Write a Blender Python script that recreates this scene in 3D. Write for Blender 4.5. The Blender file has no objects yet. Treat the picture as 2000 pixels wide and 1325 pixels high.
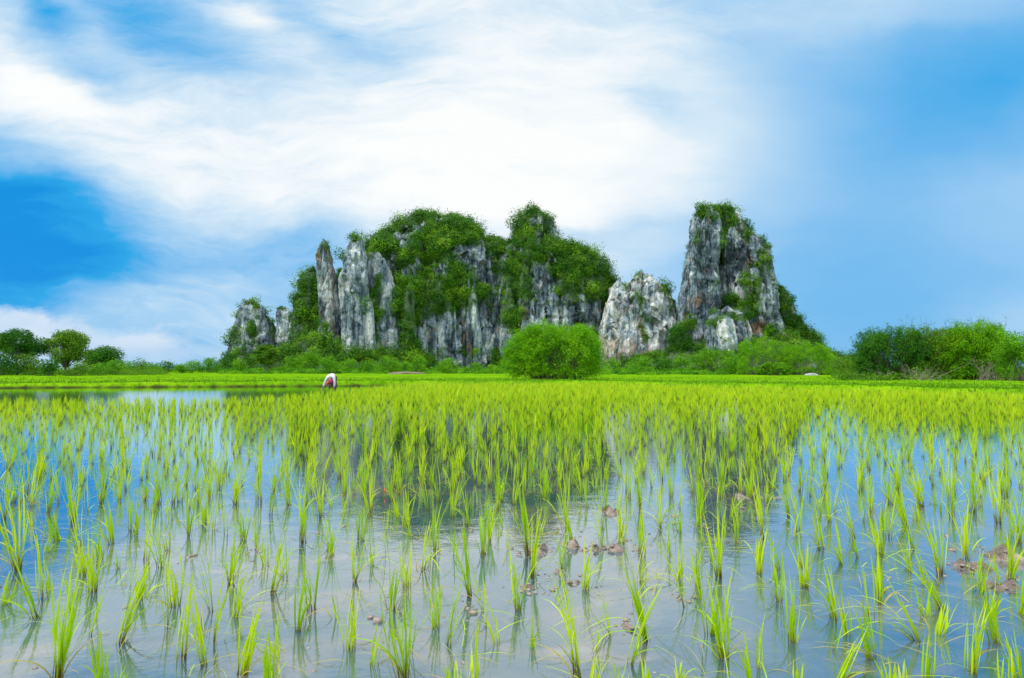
import bpy, math
import numpy as np
from mathutils import Vector

# ------------------------------------------------------------------ camera, sky, sun, exposure
sc = bpy.context.scene
COL = sc.collection
F = 1111.0            # focal length in photograph pixels (2000 wide)
CAM_H = 1.2
PITCH = math.atan(59.0 / F)
cd = bpy.data.cameras.new('camera')
cam = bpy.data.objects.new('camera', cd); COL.objects.link(cam)
cam.location = (0, 0, CAM_H)
cam.rotation_euler = (math.pi / 2 + PITCH, 0, 0)
cd.sensor_width = 36.0; cd.lens = 36.0 * F / 2000.0
cd.clip_start = 0.05; cd.clip_end = 9000
sc.camera = cam
sc.view_settings.view_transform = 'Standard'
sc.view_settings.look = 'None'
sc.view_settings.exposure = 0.15
sc.view_settings.gamma = 1
sc.cycles.max_bounces = 6
sc.cycles.transparent_max_bounces = 12
sc.cycles.diffuse_bounces = 3
sc.cycles.caustics_reflective = False
sc.cycles.caustics_refractive = False

SUN_EL, SUN_ROT = math.radians(60), math.radians(245)     # veiled sun high on the left
sd = bpy.data.lights.new('sun', 'SUN'); sd.energy = 3.0; sd.angle = math.radians(10); sd.color = (1, 0.96, 0.88)
sun = bpy.data.objects.new('sun', sd); COL.objects.link(sun)
svec = Vector((math.sin(SUN_ROT) * math.cos(SUN_EL), math.cos(SUN_ROT) * math.cos(SUN_EL), math.sin(SUN_EL)))
sun.rotation_euler = svec.to_track_quat('Z', 'Y').to_euler()

def build_world():
    w = bpy.data.worlds.new('World'); sc.world = w; w.use_nodes = True
    nt = w.node_tree; N, L = nt.nodes, nt.links
    N.clear()
    out = N.new('ShaderNodeOutputWorld'); bg = N.new('ShaderNodeBackground')
    L.new(bg.outputs[0], out.inputs[0])
    def val(x, sock):
        if isinstance(x, (int, float)): sock.default_value = x
        else: L.new(x, sock)
    def M(op, a, b=0.0, c=0.0, clamp=False):
        n = N.new('ShaderNodeMath'); n.operation = op; n.use_clamp = clamp
        val(a, n.inputs[0]); val(b, n.inputs[1]); val(c, n.inputs[2])
        return n.outputs[0]
    tc = N.new('ShaderNodeTexCoord'); sx = N.new('ShaderNodeSeparateXYZ')
    L.new(tc.outputs['Generated'], sx.inputs[0])
    x, y, z = sx.outputs
    # direction -> slopes of the line of sight (U across, V up), in thousandths of the focal length
    yy = M('MAXIMUM', y, 0.16)
    U = M('DIVIDE', x, yy); V = M('DIVIDE', z, yy)
    cb = N.new('ShaderNodeCombineXYZ'); L.new(U, cb.inputs[0]); L.new(V, cb.inputs[1])
    UV = cb.outputs[0]
    def noise(scale, detail, rough, mloc=(0, 0, 0), rot=0, sc3=(1, 1, 1), dist=0.0, src=UV):
        m = N.new('ShaderNodeMapping'); m.inputs['Location'].default_value = mloc
        m.inputs['Rotation'].default_value = (0, 0, rot); m.inputs['Scale'].default_value = sc3
        L.new(src, m.inputs[0])
        n = N.new('ShaderNodeTexNoise'); n.inputs['Scale'].default_value = scale
        n.inputs['Detail'].default_value = detail; n.inputs['Roughness'].default_value = rough
        n.inputs['Distortion'].default_value = dist
        L.new(m.outputs[0], n.inputs[0])
        return n
    # warp the plane a little so that the patches have torn, wind-blown outlines
    wn = noise(1.7, 5, 0.55, (3, 1, 0), 0, (1, 1.6, 1))
    vm = N.new('ShaderNodeVectorMath'); vm.operation = 'SUBTRACT'
    L.new(wn.outputs['Color'], vm.inputs[0]); vm.inputs[1].default_value = (0.5, 0.5, 0.5)
    vs = N.new('ShaderNodeVectorMath'); vs.operation = 'SCALE'; vs.inputs['Scale'].default_value = 0.24
    L.new(vm.outputs[0], vs.inputs[0])
    va = N.new('ShaderNodeVectorMath'); va.operation = 'ADD'
    L.new(UV, va.inputs[0]); L.new(vs.outputs[0], va.inputs[1])
    WUV = va.outputs[0]
    def blob(px, py, rx, ry, amp, rot=0.0, src=None):
        m = N.new('ShaderNodeMapping'); m.vector_type = 'TEXTURE'
        m.inputs['Location'].default_value = ((px - 1000) / F, (720 - py) / F, 0)
        m.inputs['Rotation'].default_value = (0, 0, math.radians(rot))
        m.inputs['Scale'].default_value = (rx / F, ry / F, 1)
        L.new(src or WUV, m.inputs[0])
        g = N.new('ShaderNodeTexGradient'); g.gradient_type = 'SPHERICAL'
        L.new(m.outputs[0], g.inputs[0])
        s = M('SMOOTHSTEP', g.outputs['Fac'], 0, 1) if False else g.outputs['Fac']
        s = M('MULTIPLY', M('MULTIPLY', s, s), M('SUBTRACT', 3.0, M('MULTIPLY', s, 2.0)))
        return M('MULTIPLY', s, amp)
    w_ = 0.50
    blobs = [
        (950, 180, 900, 450, 0.36, -10), (300, 250, 660, 240, 0.27, -22), (1150, 300, 560, 330, 0.20, 0),
        (60, 150, 320, 140, 0.24, -25), (650, 300, 500, 200, 0.14, -15), (900, 400, 420, 110, 0.14, 0),
        (1000, 0, 600, 200, 0.12, 0), (450, 0, 130, 60, 0.35, -10), (250, 330, 420, 90, 0.16, -8),
        # blue gaps
        (-60, 460, 430, 240, -0.58, 0), (120, 540, 340, 120, -0.16, 0),
        (300, 60, 330, 90, -0.32, -24), (90, 25, 120, 50, -0.34, -30), (150, 110, 170, 60, -0.24, -30),
        (745, 80, 190, 90, -0.24, 0), (570, 20, 220, 60, -0.20, -25), (500, 450, 330, 70, -0.20, 0),
        (2040, 140, 620, 220, -0.25, 8), (1260, 210, 160, 70, -0.16, -20),
        (1700, 560, 600, 320, -0.14, 0), (1650, 300, 500, 260, -0.08, 10), (700, 520, 400, 60, -0.10, 0),
        (2000, 600, 260, 90, 0.10, 0), (1100, 425, 700, 50, -0.12, 0), (1950, 350, 300, 150, 0.02, 0),
        (350, 560, 500, 60, 0.08, 0), (1500, 400, 400, 120, 0.05, 0), (1700, 0, 400, 90, 0.12, 0),
    ]
    tot = w_
    for b in blobs: tot = M('ADD', blob(*b), tot)
    # streaks and soft mottling
    n1 = noise(3.0, 8, 0.58, (0, 0, 0), math.radians(20), (1.0, 3.2, 1), 0.35, WUV)
    n2 = noise(9.0, 6, 0.62, (7, 2, 0), math.radians(8), (0.8, 3.6, 1), 0.2, WUV)
    n3 = noise(1.6, 4, 0.5, (1, 5, 0), 0, (1, 1.8, 1), 0.0, WUV)
    # the texture is strong in the upper left, faint on the right
    damp = blob(1900, 400, 1100, 900, -1.3)
    tex = M('ADD', M('MULTIPLY', M('SUBTRACT', n1.outputs[0], 0.5), 0.50),
            M('ADD', M('MULTIPLY', M('SUBTRACT', n2.outputs[0], 0.5), 0.38), M('MULTIPLY', M('SUBTRACT', n3.outputs[0], 0.5), 0.34)))
    tot = M('ADD', tot, M('MULTIPLY', tex, M('MAXIMUM', M('ADD', damp, 1.0), 0.13)))
    # overhead and behind the viewer: unseen bright cloud added as fill light
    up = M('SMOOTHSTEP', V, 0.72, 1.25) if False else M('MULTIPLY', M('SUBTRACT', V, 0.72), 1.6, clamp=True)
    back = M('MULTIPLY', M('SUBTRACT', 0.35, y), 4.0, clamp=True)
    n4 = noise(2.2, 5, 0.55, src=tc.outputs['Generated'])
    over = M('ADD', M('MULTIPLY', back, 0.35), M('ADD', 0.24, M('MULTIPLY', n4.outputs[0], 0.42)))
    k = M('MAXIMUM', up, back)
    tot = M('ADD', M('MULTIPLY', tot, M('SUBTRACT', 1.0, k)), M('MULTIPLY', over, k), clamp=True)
    cr = N.new('ShaderNodeValToRGB'); L.new(tot, cr.inputs[0])
    e = cr.color_ramp.elements
    e[0].position = 0.0; e[0].color = (0.0, 0.285, 0.76, 1)
    e[1].position = 1.0; e[1].color = (0.93, 0.945, 0.93, 1)
    for p, c in ((0.20, (0.02, 0.39, 0.83)), (0.42, (0.23, 0.54, 0.885)), (0.58, (0.42, 0.67, 0.92)),
                 (0.74, (0.64, 0.80, 0.93)), (0.88, (0.84, 0.90, 0.94))):
        q = e.new(p); q.color = (*c, 1)
    # the low cumulus bank over the left horizon
    cn = noise(9.0, 9, 0.62, (2, 0, 0), 0, (1, 1.7, 1), 0.3)
    line = M('SUBTRACT', M('MULTIPLY', M('ADD', U, 0.513), -0.16), M('SUBTRACT', V, 0.050))       # its top slopes down to the right
    top = M('ADD', line, M('MULTIPLY', M('SUBTRACT', cn.outputs[0], 0.5), 0.085))
    cum = M('MULTIPLY', top, 48.0, clamp=True)
    side = M('MULTIPLY', M('SUBTRACT', -0.36, U), 4.5, clamp=True)
    thin = M('SUBTRACT', 1.0, M('MULTIPLY', M('SUBTRACT', 0.052, V), 22.0, clamp=True))
    thin = M('ADD', M('MULTIPLY', thin, 0.8), 0.2)
    cum = M('MULTIPLY', M('MULTIPLY', M('MULTIPLY', cum, side), thin), M('ADD', 0.28, cn.outputs[0]), clamp=True)
    mx = N.new('ShaderNodeMix'); mx.data_type = 'RGBA'
    L.new(M('MULTIPLY', cum, 0.9), mx.inputs[0]); L.new(cr.outputs[0], mx.inputs[6]); mx.inputs[7].default_value = (0.74, 0.83, 0.95, 1)
    # physical sky underneath
    sky = N.new('ShaderNodeTexSky'); sky.sky_type = 'NISHITA'; sky.sun_disc = False
    sky.sun_elevation = SUN_EL; sky.sun_rotation = SUN_ROT; sky.ozone_density = 3
    s1 = N.new('ShaderNodeVectorMath'); s1.operation = 'SCALE'; s1.inputs['Scale'].default_value = 0.005
    L.new(sky.outputs[0], s1.inputs[0])
    ad = N.new('ShaderNodeVectorMath'); ad.operation = 'ADD'
    # the unseen sky overhead and behind is boosted to add fill light
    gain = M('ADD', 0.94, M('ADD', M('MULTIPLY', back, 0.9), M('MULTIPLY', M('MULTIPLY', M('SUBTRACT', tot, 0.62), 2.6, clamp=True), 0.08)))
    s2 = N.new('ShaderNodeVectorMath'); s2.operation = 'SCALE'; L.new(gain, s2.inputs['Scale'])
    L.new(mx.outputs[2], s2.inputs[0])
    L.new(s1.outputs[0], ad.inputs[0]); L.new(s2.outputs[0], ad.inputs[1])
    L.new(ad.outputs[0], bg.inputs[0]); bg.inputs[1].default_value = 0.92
build_world()

# ------------------------------------------------------------------ helpers
def ray(px, py):
    u, v = (px - 1000) / F, (662.5 - py) / F
    c, s = math.cos(PITCH), math.sin(PITCH)
    return np.array([u, c - v * s, s + v * c])
def at(px, py, Y):
    d = ray(px, py); t = Y / d[1]
    return np.array([d[0] * t, Y, CAM_H + d[2] * t])
def on_z(px, py, z=0.0):
    d = ray(px, py); t = (z - CAM_H) / d[2]
    return np.array([d[0] * t, d[1] * t, z])
def to_px(P):
    c, s = math.cos(PITCH), math.sin(PITCH)
    y, z = P[..., 1], P[..., 2] - CAM_H
    dep = y * c + z * s; upv = -y * s + z * c
    return 1000 + F * P[..., 0] / dep, 662.5 - F * upv / dep

def _h(ix, iy, iz, seed):
    n = (ix.astype(np.int64) * 374761393 + iy.astype(np.int64) * 668265263 + iz.astype(np.int64) * 2147483647 + seed * 1274126177) & 0xffffffff
    n = ((n ^ (n >> 13)) * 1274126177) & 0xffffffff
    n = (n ^ (n >> 16)) & 0xffffffff
    n = (n * 2246822519) & 0xffffffff
    return ((n ^ (n >> 15)) & 0xffff) / 32767.5 - 1.0
def noise3(x, y, z, seed=0):
    x, y, z = np.broadcast_arrays(x, y, z)
    ix, iy, iz = np.floor(x), np.floor(y), np.floor(z)
    fx, fy, fz = x - ix, y - iy, z - iz
    ix, iy, iz = ix.astype(np.int64), iy.astype(np.int64), iz.astype(np.int64)
    sx, sy, sz = [f * f * f * (f * (f * 6 - 15) + 10) for f in (fx, fy, fz)]
    r = 0
    for dx in (0, 1):
        for dy in (0, 1):
            for dz in (0, 1):
                w = (sx if dx else 1 - sx) * (sy if dy else 1 - sy) * (sz if dz else 1 - sz)
                r = r + w * _h(ix + dx, iy + dy, iz + dz, seed)
    return r
def fbm(x, y, z, seed=0, oc=4, rough=0.5):
    a, r, t = 1.0, 0, 0
    for o in range(oc):
        r = r + a * noise3(x * 2 ** o, y * 2 ** o, z * 2 ** o, seed + o); t += a; a *= rough
    return r / t
def sstep(a, b, x):
    t = np.clip((x - a) / (b - a), 0, 1); return t * t * (3 - 2 * t)

def mesh_np(name, verts, quads, mat, attrs=None, smooth=False, parent=None, tris=None):
    me = bpy.data.meshes.new(name)
    verts = np.ascontiguousarray(verts, dtype=np.float32)
    me.vertices.add(len(verts)); me.vertices.foreach_set('co', verts.ravel())
    loops, starts, totals = [], [], []
    n = 0
    if quads is not None and len(quads):
        q = np.asarray(quads, dtype=np.int32); loops.append(q.ravel())
        starts.append(np.arange(len(q)) * 4 + n); totals.append(np.full(len(q), 4)); n += len(q) * 4
    if tris is not None and len(tris):
        q = np.asarray(tris, dtype=np.int32); loops.append(q.ravel())
        starts.append(np.arange(len(q)) * 3 + n); totals.append(np.full(len(q), 3)); n += len(q) * 3
    loops = np.concatenate(loops); starts = np.concatenate(starts); totals = np.concatenate(totals)
    me.loops.add(len(loops)); me.loops.foreach_set('vertex_index', loops)
    me.polygons.add(len(starts)); me.polygons.foreach_set('loop_start', starts.astype(np.int32))
    try: me.polygons.foreach_set('loop_total', totals.astype(np.int32))
    except Exception: pass
    me.update(calc_edges=True)
    if attrs:
        for k, v in attrs.items():
            a = me.attributes.new(k, 'FLOAT', 'POINT'); a.data.foreach_set('value', np.ascontiguousarray(v, dtype=np.float32).ravel())
    if smooth: me.polygons.foreach_set('use_smooth', np.ones(len(me.polygons), dtype=bool))
    me.materials.append(mat)
    o = bpy.data.objects.new(name, me); COL.objects.link(o)
    if parent is not None: o.parent = parent
    return o
def tag(o, label, cat, group=None, kind=None):
    o['label'] = label; o['category'] = cat
    if group: o['group'] = group
    if kind: o['kind'] = kind
    return o
def empty(name, loc):
    o = bpy.data.objects.new(name, None); COL.objects.link(o); o.location = loc; o.empty_display_size = 0.2
    return o

class Acc:                     # collects leaf quads and tubes for one mesh
    def __init__(s): s.v, s.q, s.t, s.n = [], [], [], 0
    def add(s, v, q, t):
        s.v.append(v); s.q.append(q + s.n); s.t.append(t); s.n += len(v)
    def build(s, name, mat, parent=None, origin=(0, 0, 0), smooth=False):
        v = np.concatenate(s.v) - np.asarray(origin)
        return mesh_np(name, v, np.concatenate(s.q), mat, {'tint': np.concatenate(s.t)}, smooth, parent)

def leaf_quads(P, size, aspect, rng, D=None, tint=None, flat=0.0, Nn=None):
    """rhombic leaves centred on P; D optional direction of the long axis"""
    n = len(P)
    if Nn is not None:             # leaves lie roughly like shingles on the outside of their clump
        Nn = Nn + rng.normal(size=(n, 3)) * 0.55
        D = np.cross(Nn, rng.normal(size=(n, 3)))
    if D is None:
        D = rng.normal(size=(n, 3)); D[:, 2] *= (1 - flat)
    D = D / (np.linalg.norm(D, axis=1, keepdims=True) + 1e-9)
    R = rng.normal(size=(n, 3)) if Nn is None else Nn
    S = np.cross(D, R); S /= (np.linalg.norm(S, axis=1, keepdims=True) + 1e-9)
    sz = (size * rng.uniform(0.6, 1.35, n))[:, None]
    a = D * sz * 0.5; b = S * sz * 0.5 / aspect
    v = np.stack([P - a, P + b - a * 0.1, P + a, P - b - a * 0.1], 1).reshape(-1, 3)
    q = np.arange(4 * n).reshape(n, 4)
    t = rng.uniform(0, 1, n) if tint is None else np.clip(tint, 0, 1)
    return v, q, np.repeat(t, 4)

def tube(path, radii, seg=6):
    path = np.asarray(path, float); n = len(path)
    d = np.gradient(path, axis=0); d /= np.linalg.norm(d, axis=1, keepdims=True) + 1e-9
    ref = np.array([0.3, 1, 0.1]); s = np.cross(d, ref); s /= np.linalg.norm(s, axis=1, keepdims=True) + 1e-9
    u = np.cross(d, s); th = np.arange(seg) * 2 * math.pi / seg
    r = np.asarray(radii)[:, None, None]
    v = path[:, None, :] + r * (np.cos(th)[None, :, None] * s[:, None, :] + np.sin(th)[None, :, None] * u[:, None, :])
    i = np.arange(n - 1)[:, None] * seg; j = np.arange(seg)[None, :]; j2 = (j + 1) % seg
    q = np.stack([i + j, i + j2, i + seg + j2, i + seg + j], -1).reshape(-1, 4)
    return v.reshape(-1, 3), q, np.full(n * seg, 0.5)

# ------------------------------------------------------------------ materials
def new_mat(name):
    m = bpy.data.materials.new(name); m.use_nodes = True
    nt = m.node_tree; nt.nodes.clear()
    return m, nt.nodes, nt.links
def ramp(N, L, src, stops):
    c = N.new('ShaderNodeValToRGB'); L.new(src, c.inputs[0]); e = c.color_ramp.elements
    e[0].position, e[0].color = stops[0][0], (*stops[0][1], 1)
    e[1].position, e[1].color = stops[-1][0], (*stops[-1][1], 1)
    for p, col in stops[1:-1]: q = e.new(p); q.color = (*col, 1)
    return c.outputs[0]
def nmix(N, L, f, a, b, mode='MIX'):
    m = N.new('ShaderNodeMix'); m.data_type = 'RGBA'; m.blend_type = mode
    for s, v in ((0, f), (6, a), (7, b)):
        if isinstance(v, (int, float)): m.inputs[s].default_value = v
        elif isinstance(v, tuple): m.inputs[s].default_value = (*v, 1)
        else: L.new(v, m.inputs[s])
    return m.outputs[2]
def nnoise(N, L, scale, detail=4, rough=0.55, vec=None, sc3=None, dist=0, loc=(0, 0, 0)):
    n = N.new('ShaderNodeTexNoise'); n.inputs['Scale'].default_value = scale; n.inputs['Detail'].default_value = detail
    n.inputs['Roughness'].default_value = rough; n.inputs['Distortion'].default_value = dist
    if vec is None: vec = N.new('ShaderNodeNewGeometry').outputs['Position']
    m = N.new('ShaderNodeMapping'); m.inputs['Scale'].default_value = sc3 or (1, 1, 1); m.inputs['Location'].default_value = loc
    L.new(vec, m.inputs[0]); L.new(m.outputs[0], n.inputs[0])
    return n.outputs[0]
def nattr(N, name):
    a = N.new('ShaderNodeAttribute'); a.attribute_name = name; return a.outputs['Fac']
def nmath(N, L, op, a, b=0.0, c=0.0, clamp=False):
    n = N.new('ShaderNodeMath'); n.operation = op; n.use_clamp = clamp
    for i, v in enumerate((a, b, c)):
        if isinstance(v, (int, float)): n.inputs[i].default_value = v
        else: L.new(v, n.inputs[i])
    return n.outputs[0]

def leaf_mat(name, dark, mid, light, scale=0.35, trans=0.35, rough=0.6, tsat=1.0):
    m, N, L = new_mat(name)
    t = nattr(N, 'tint'); nz = nnoise(N, L, scale, 4, 0.6)
    f = nmath(N, L, 'ADD', nmath(N, L, 'MULTIPLY', t, 0.55), nmath(N, L, 'MULTIPLY', nmath(N, L, 'SUBTRACT', nz, 0.28), 1.0), clamp=True)
    col = ramp(N, L, f, [(0.05, dark), (0.5, mid), (0.95, light)])
    p = N.new('ShaderNodeBsdfPrincipled'); L.new(col, p.inputs['Base Color']); p.inputs['Roughness'].default_value = rough
    p.inputs['Specular IOR Level'].default_value = 0.12
    tr = N.new('ShaderNodeBsdfTranslucent'); L.new(col, tr.inputs[0])
    mx = N.new('ShaderNodeMixShader'); mx.inputs[0].default_value = trans
    L.new(p.outputs[0], mx.inputs[1]); L.new(tr.outputs[0], mx.inputs[2])
    o = N.new('ShaderNodeOutputMaterial'); L.new(mx.outputs[0], o.inputs[0])
    return m
def plain_mat(name, a, b=None, scale=8, rough=0.8, sc3=None, bump=0.0):
    m, N, L = new_mat(name)
    nz = nnoise(N, L, scale, 5, 0.6, sc3=sc3)
    col = ramp(N, L, nz, [(0.3, a), (0.7, b or a)])
    p = N.new('ShaderNodeBsdfPrincipled'); L.new(col, p.inputs['Base Color']); p.inputs['Roughness'].default_value = rough
    if bump:
        bn = N.new('ShaderNodeBump'); bn.inputs['Strength'].default_value = bump; L.new(nz, bn.inputs['Height']); L.new(bn.outputs[0], p.inputs['Normal'])
    o = N.new('ShaderNodeOutputMaterial'); L.new(p.outputs[0], o.inputs[0])
    return m

MAT = {}
MAT['scrub'] = leaf_mat('scrub_leaf', (0.008, 0.042, 0.003), (0.045, 0.155, 0.006), (0.23, 0.42, 0.010), 0.12, 0.22)
MAT['dark'] = leaf_mat('dark_leaf', (0.010, 0.055, 0.004), (0.035, 0.15, 0.008), (0.12, 0.31, 0.012), 0.5)
MAT['olive'] = leaf_mat('olive_leaf', (0.03, 0.09, 0.006), (0.10, 0.23, 0.010), (0.26, 0.41, 0.02), 0.5)
MAT['mid'] = leaf_mat('mid_leaf', (0.02, 0.10, 0.004), (0.10, 0.30, 0.007), (0.30, 0.53, 0.012), 0.5)
MAT['bright'] = leaf_mat('bright_leaf', (0.04, 0.13, 0.004), (0.13, 0.34, 0.008), (0.30, 0.55, 0.02), 0.6, 0.4)
MAT['bamboo'] = leaf_mat('bamboo_leaf', (0.035, 0.15, 0.002), (0.14, 0.37, 0.004), (0.32, 0.58, 0.008), 0.45, 0.4)
MAT['bark'] = plain_mat('bark', (0.06, 0.045, 0.03), (0.20, 0.17, 0.13), 6, 0.9, (1, 1, 0.25), 0.4)
MAT['twig'] = plain_mat('dry_twig', (0.12, 0.10, 0.075), (0.30, 0.25, 0.19), 5, 0.9)

def rock_mat():
    m, N, L = new_mat('limestone')
    s1 = nnoise(N, L, 0.55, 7, 0.62, sc3=(1, 1, 0.13), dist=0.6)
    s2 = nnoise(N, L, 1.7, 6, 0.65, sc3=(1, 1, 0.10), dist=0.3, loc=(9, 4, 2))
    pt = nnoise(N, L, 0.16, 6, 0.68, sc3=(1, 1, 0.6), dist=0.8, loc=(3, 8, 1))
    sp = nnoise(N, L, 1.1, 8, 0.72, dist=0.5, loc=(13, 8, 1))
    f = nmath(N, L, 'ADD', nmath(N, L, 'MULTIPLY', s1, 0.68), nmath(N, L, 'ADD', nmath(N, L, 'MULTIPLY', s2, 0.35), nmath(N, L, 'SUBTRACT', nmath(N, L, 'MULTIPLY', pt, 0.95), 0.31)))
    f = nmath(N, L, 'ADD', f, nmath(N, L, 'MULTIPLY', nmath(N, L, 'SUBTRACT', sp, 0.5), 0.42))
    f = nmath(N, L, 'ADD', f, nmath(N, L, 'MULTIPLY', nmath(N, L, 'SUBTRACT', nattr(N, 'pale'), 0.5), 0.40))
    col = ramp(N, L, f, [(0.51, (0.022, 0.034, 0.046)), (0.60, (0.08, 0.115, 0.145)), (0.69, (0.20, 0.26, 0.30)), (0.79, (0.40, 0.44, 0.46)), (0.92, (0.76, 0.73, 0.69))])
    wn = nnoise(N, L, 0.5, 6, 0.66, sc3=(1, 1, 0.4), dist=0.6, loc=(31, 5, 7))
    wf = nmath(N, L, 'MULTIPLY', nmath(N, L, 'ADD', nmath(N, L, 'SUBTRACT', wn, 0.63), nmath(N, L, 'MULTIPLY', nattr(N, 'warm'), 0.26)), 8.0, clamp=True)
    col = nmix(N, L, nmath(N, L, 'MULTIPLY', wf, 0.62), col, nmix(N, L, sp, (0.13, 0.06, 0.03), (0.50, 0.30, 0.17)))
    vf = nmath(N, L, 'MULTIPLY', nmath(N, L, 'SUBTRACT', nattr(N, 'veg'), 0.5), 3.0, clamp=True)
    col = nmix(N, L, nmath(N, L, 'MULTIPLY', vf, 0.85), col, nmix(N, L, sp, (0.02, 0.06, 0.008), (0.08, 0.15, 0.02)))
    p = N.new('ShaderNodeBsdfPrincipled'); L.new(col, p.inputs['Base Color']); p.inputs['Roughness'].default_value = 0.88
    p.inputs['Specular IOR Level'].default_value = 0.3
    bn = N.new('ShaderNodeBump'); bn.inputs['Strength'].default_value = 0.9; bn.inputs['Distance'].default_value = 0.7
    L.new(nmath(N, L, 'ADD', nmath(N, L, 'ADD', s1, s2), sp), bn.inputs['Height']); L.new(bn.outputs[0], p.inputs['Normal'])
    o = N.new('ShaderNodeOutputMaterial'); L.new(p.outputs[0], o.inputs[0])
    return m
MAT['rock'] = rock_mat()

def ground_mat():
    m, N, L = new_mat('ground')
    mud = nattr(N, 'mud')
    a = nnoise(N, L, 9, 7, 0.7); b = nnoise(N, L, 0.25, 5, 0.6, sc3=(0.5, 1.6, 1)); c = nnoise(N, L, 2.2, 6, 0.65)
    mcol = ramp(N, L, a, [(0.3, (0.05, 0.036, 0.026)), (0.5, (0.20, 0.15, 0.12)), (0.72, (0.46, 0.37, 0.31))])
    g = nmath(N, L, 'ADD', nmath(N, L, 'MULTIPLY', b, 0.65), nmath(N, L, 'MULTIPLY', c, 0.4))
    gcol = ramp(N, L, g, [(0.34, (0.08, 0.10, 0.02)), (0.44, (0.07, 0.19, 0.004)), (0.55, (0.14, 0.30, 0.004)), (0.70, (0.26, 0.38, 0.010))])
    gcol = nmix(N, L, nattr(N, 'soil'), gcol, (0.035, 0.032, 0.012))
    col = nmix(N, L, nmath(N, L, 'MULTIPLY', nmath(N, L, 'ADD', mud, nmath(N, L, 'MULTIPLY', nmath(N, L, 'SUBTRACT', c, 0.5), 0.0)), 1.0, clamp=True), gcol, mcol)
    p = N.new('ShaderNodeBsdfPrincipled'); L.new(col, p.inputs['Base Color'])
    L.new(nmath(N, L, 'MULTIPLY', mud, 0.4), p.inputs['Specular IOR Level'])
    L.new(nmath(N, L, 'SUBTRACT', 0.9, nmath(N, L, 'MULTIPLY', mud, 0.3)), p.inputs['Roughness'])
    bn = N.new('ShaderNodeBump'); bn.inputs['Strength'].default_value = 0.7; bn.inputs['Distance'].default_value = 0.03
    L.new(nmath(N, L, 'ADD', a, c), bn.inputs['Height']); L.new(bn.outputs[0], p.inputs['Normal'])
    o = N.new('ShaderNodeOutputMaterial'); L.new(p.outputs[0], o.inputs[0])
    return m
MAT['ground'] = ground_mat()

def water_mat():
    m, N, L = new_mat('paddy_water')
    big = nnoise(N, L, 1.3, 8, 0.66, sc3=(0.7, 1.3, 1), dist=1.2); fine = nnoise(N, L, 14, 4, 0.6, sc3=(1, 1.6, 1))
    mid = nnoise(N, L, 3.0, 4, 0.5, sc3=(1, 1.6, 1))
    murk = N.new('ShaderNodeBsdfDiffuse')
    L.new(ramp(N, L, big, [(0.38, (0.055, 0.13, 0.17)), (0.51, (0.11, 0.165, 0.175)), (0.59, (0.24, 0.22, 0.19)), (0.70, (0.44, 0.36, 0.30))]), murk.inputs[0])
    tr = N.new('ShaderNodeBsdfTransparent'); tr.inputs[0].default_value = (0.66, 0.78, 0.84, 1)
    a = N.new('ShaderNodeMixShader'); L.new(murk.outputs[0], a.inputs[2]); L.new(tr.outputs[0], a.inputs[1]); a.inputs[0].default_value = 0.5
    gl = N.new('ShaderNodeBsdfGlossy'); gl.inputs['Roughness'].default_value = 0.03; gl.inputs[0].default_value = (0.83, 0.92, 1, 1)
    bn = N.new('ShaderNodeBump'); bn.inputs['Strength'].default_value = 0.10; bn.inputs['Distance'].default_value = 0.02
    L.new(nmath(N, L, 'ADD', nmath(N, L, 'MULTIPLY', fine, 0.35), mid), bn.inputs['Height']); L.new(bn.outputs[0], gl.inputs['Normal'])
    fr = N.new('ShaderNodeFresnel'); fr.inputs[0].default_value = 1.5
    f = nmath(N, L, 'MULTIPLY', nmath(N, L, 'ADD', nmath(N, L, 'MULTIPLY', fr.outputs[0], 1.5), 0.17), 1.0, clamp=True)
    mx = N.new('ShaderNodeMixShader'); L.new(f, mx.inputs[0]); L.new(a.outputs[0], mx.inputs[1]); L.new(gl.outputs[0], mx.inputs[2])
    o = N.new('ShaderNodeOutputMaterial'); L.new(mx.outputs[0], o.inputs[0])
    return m
MAT['water'] = water_mat()

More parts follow.
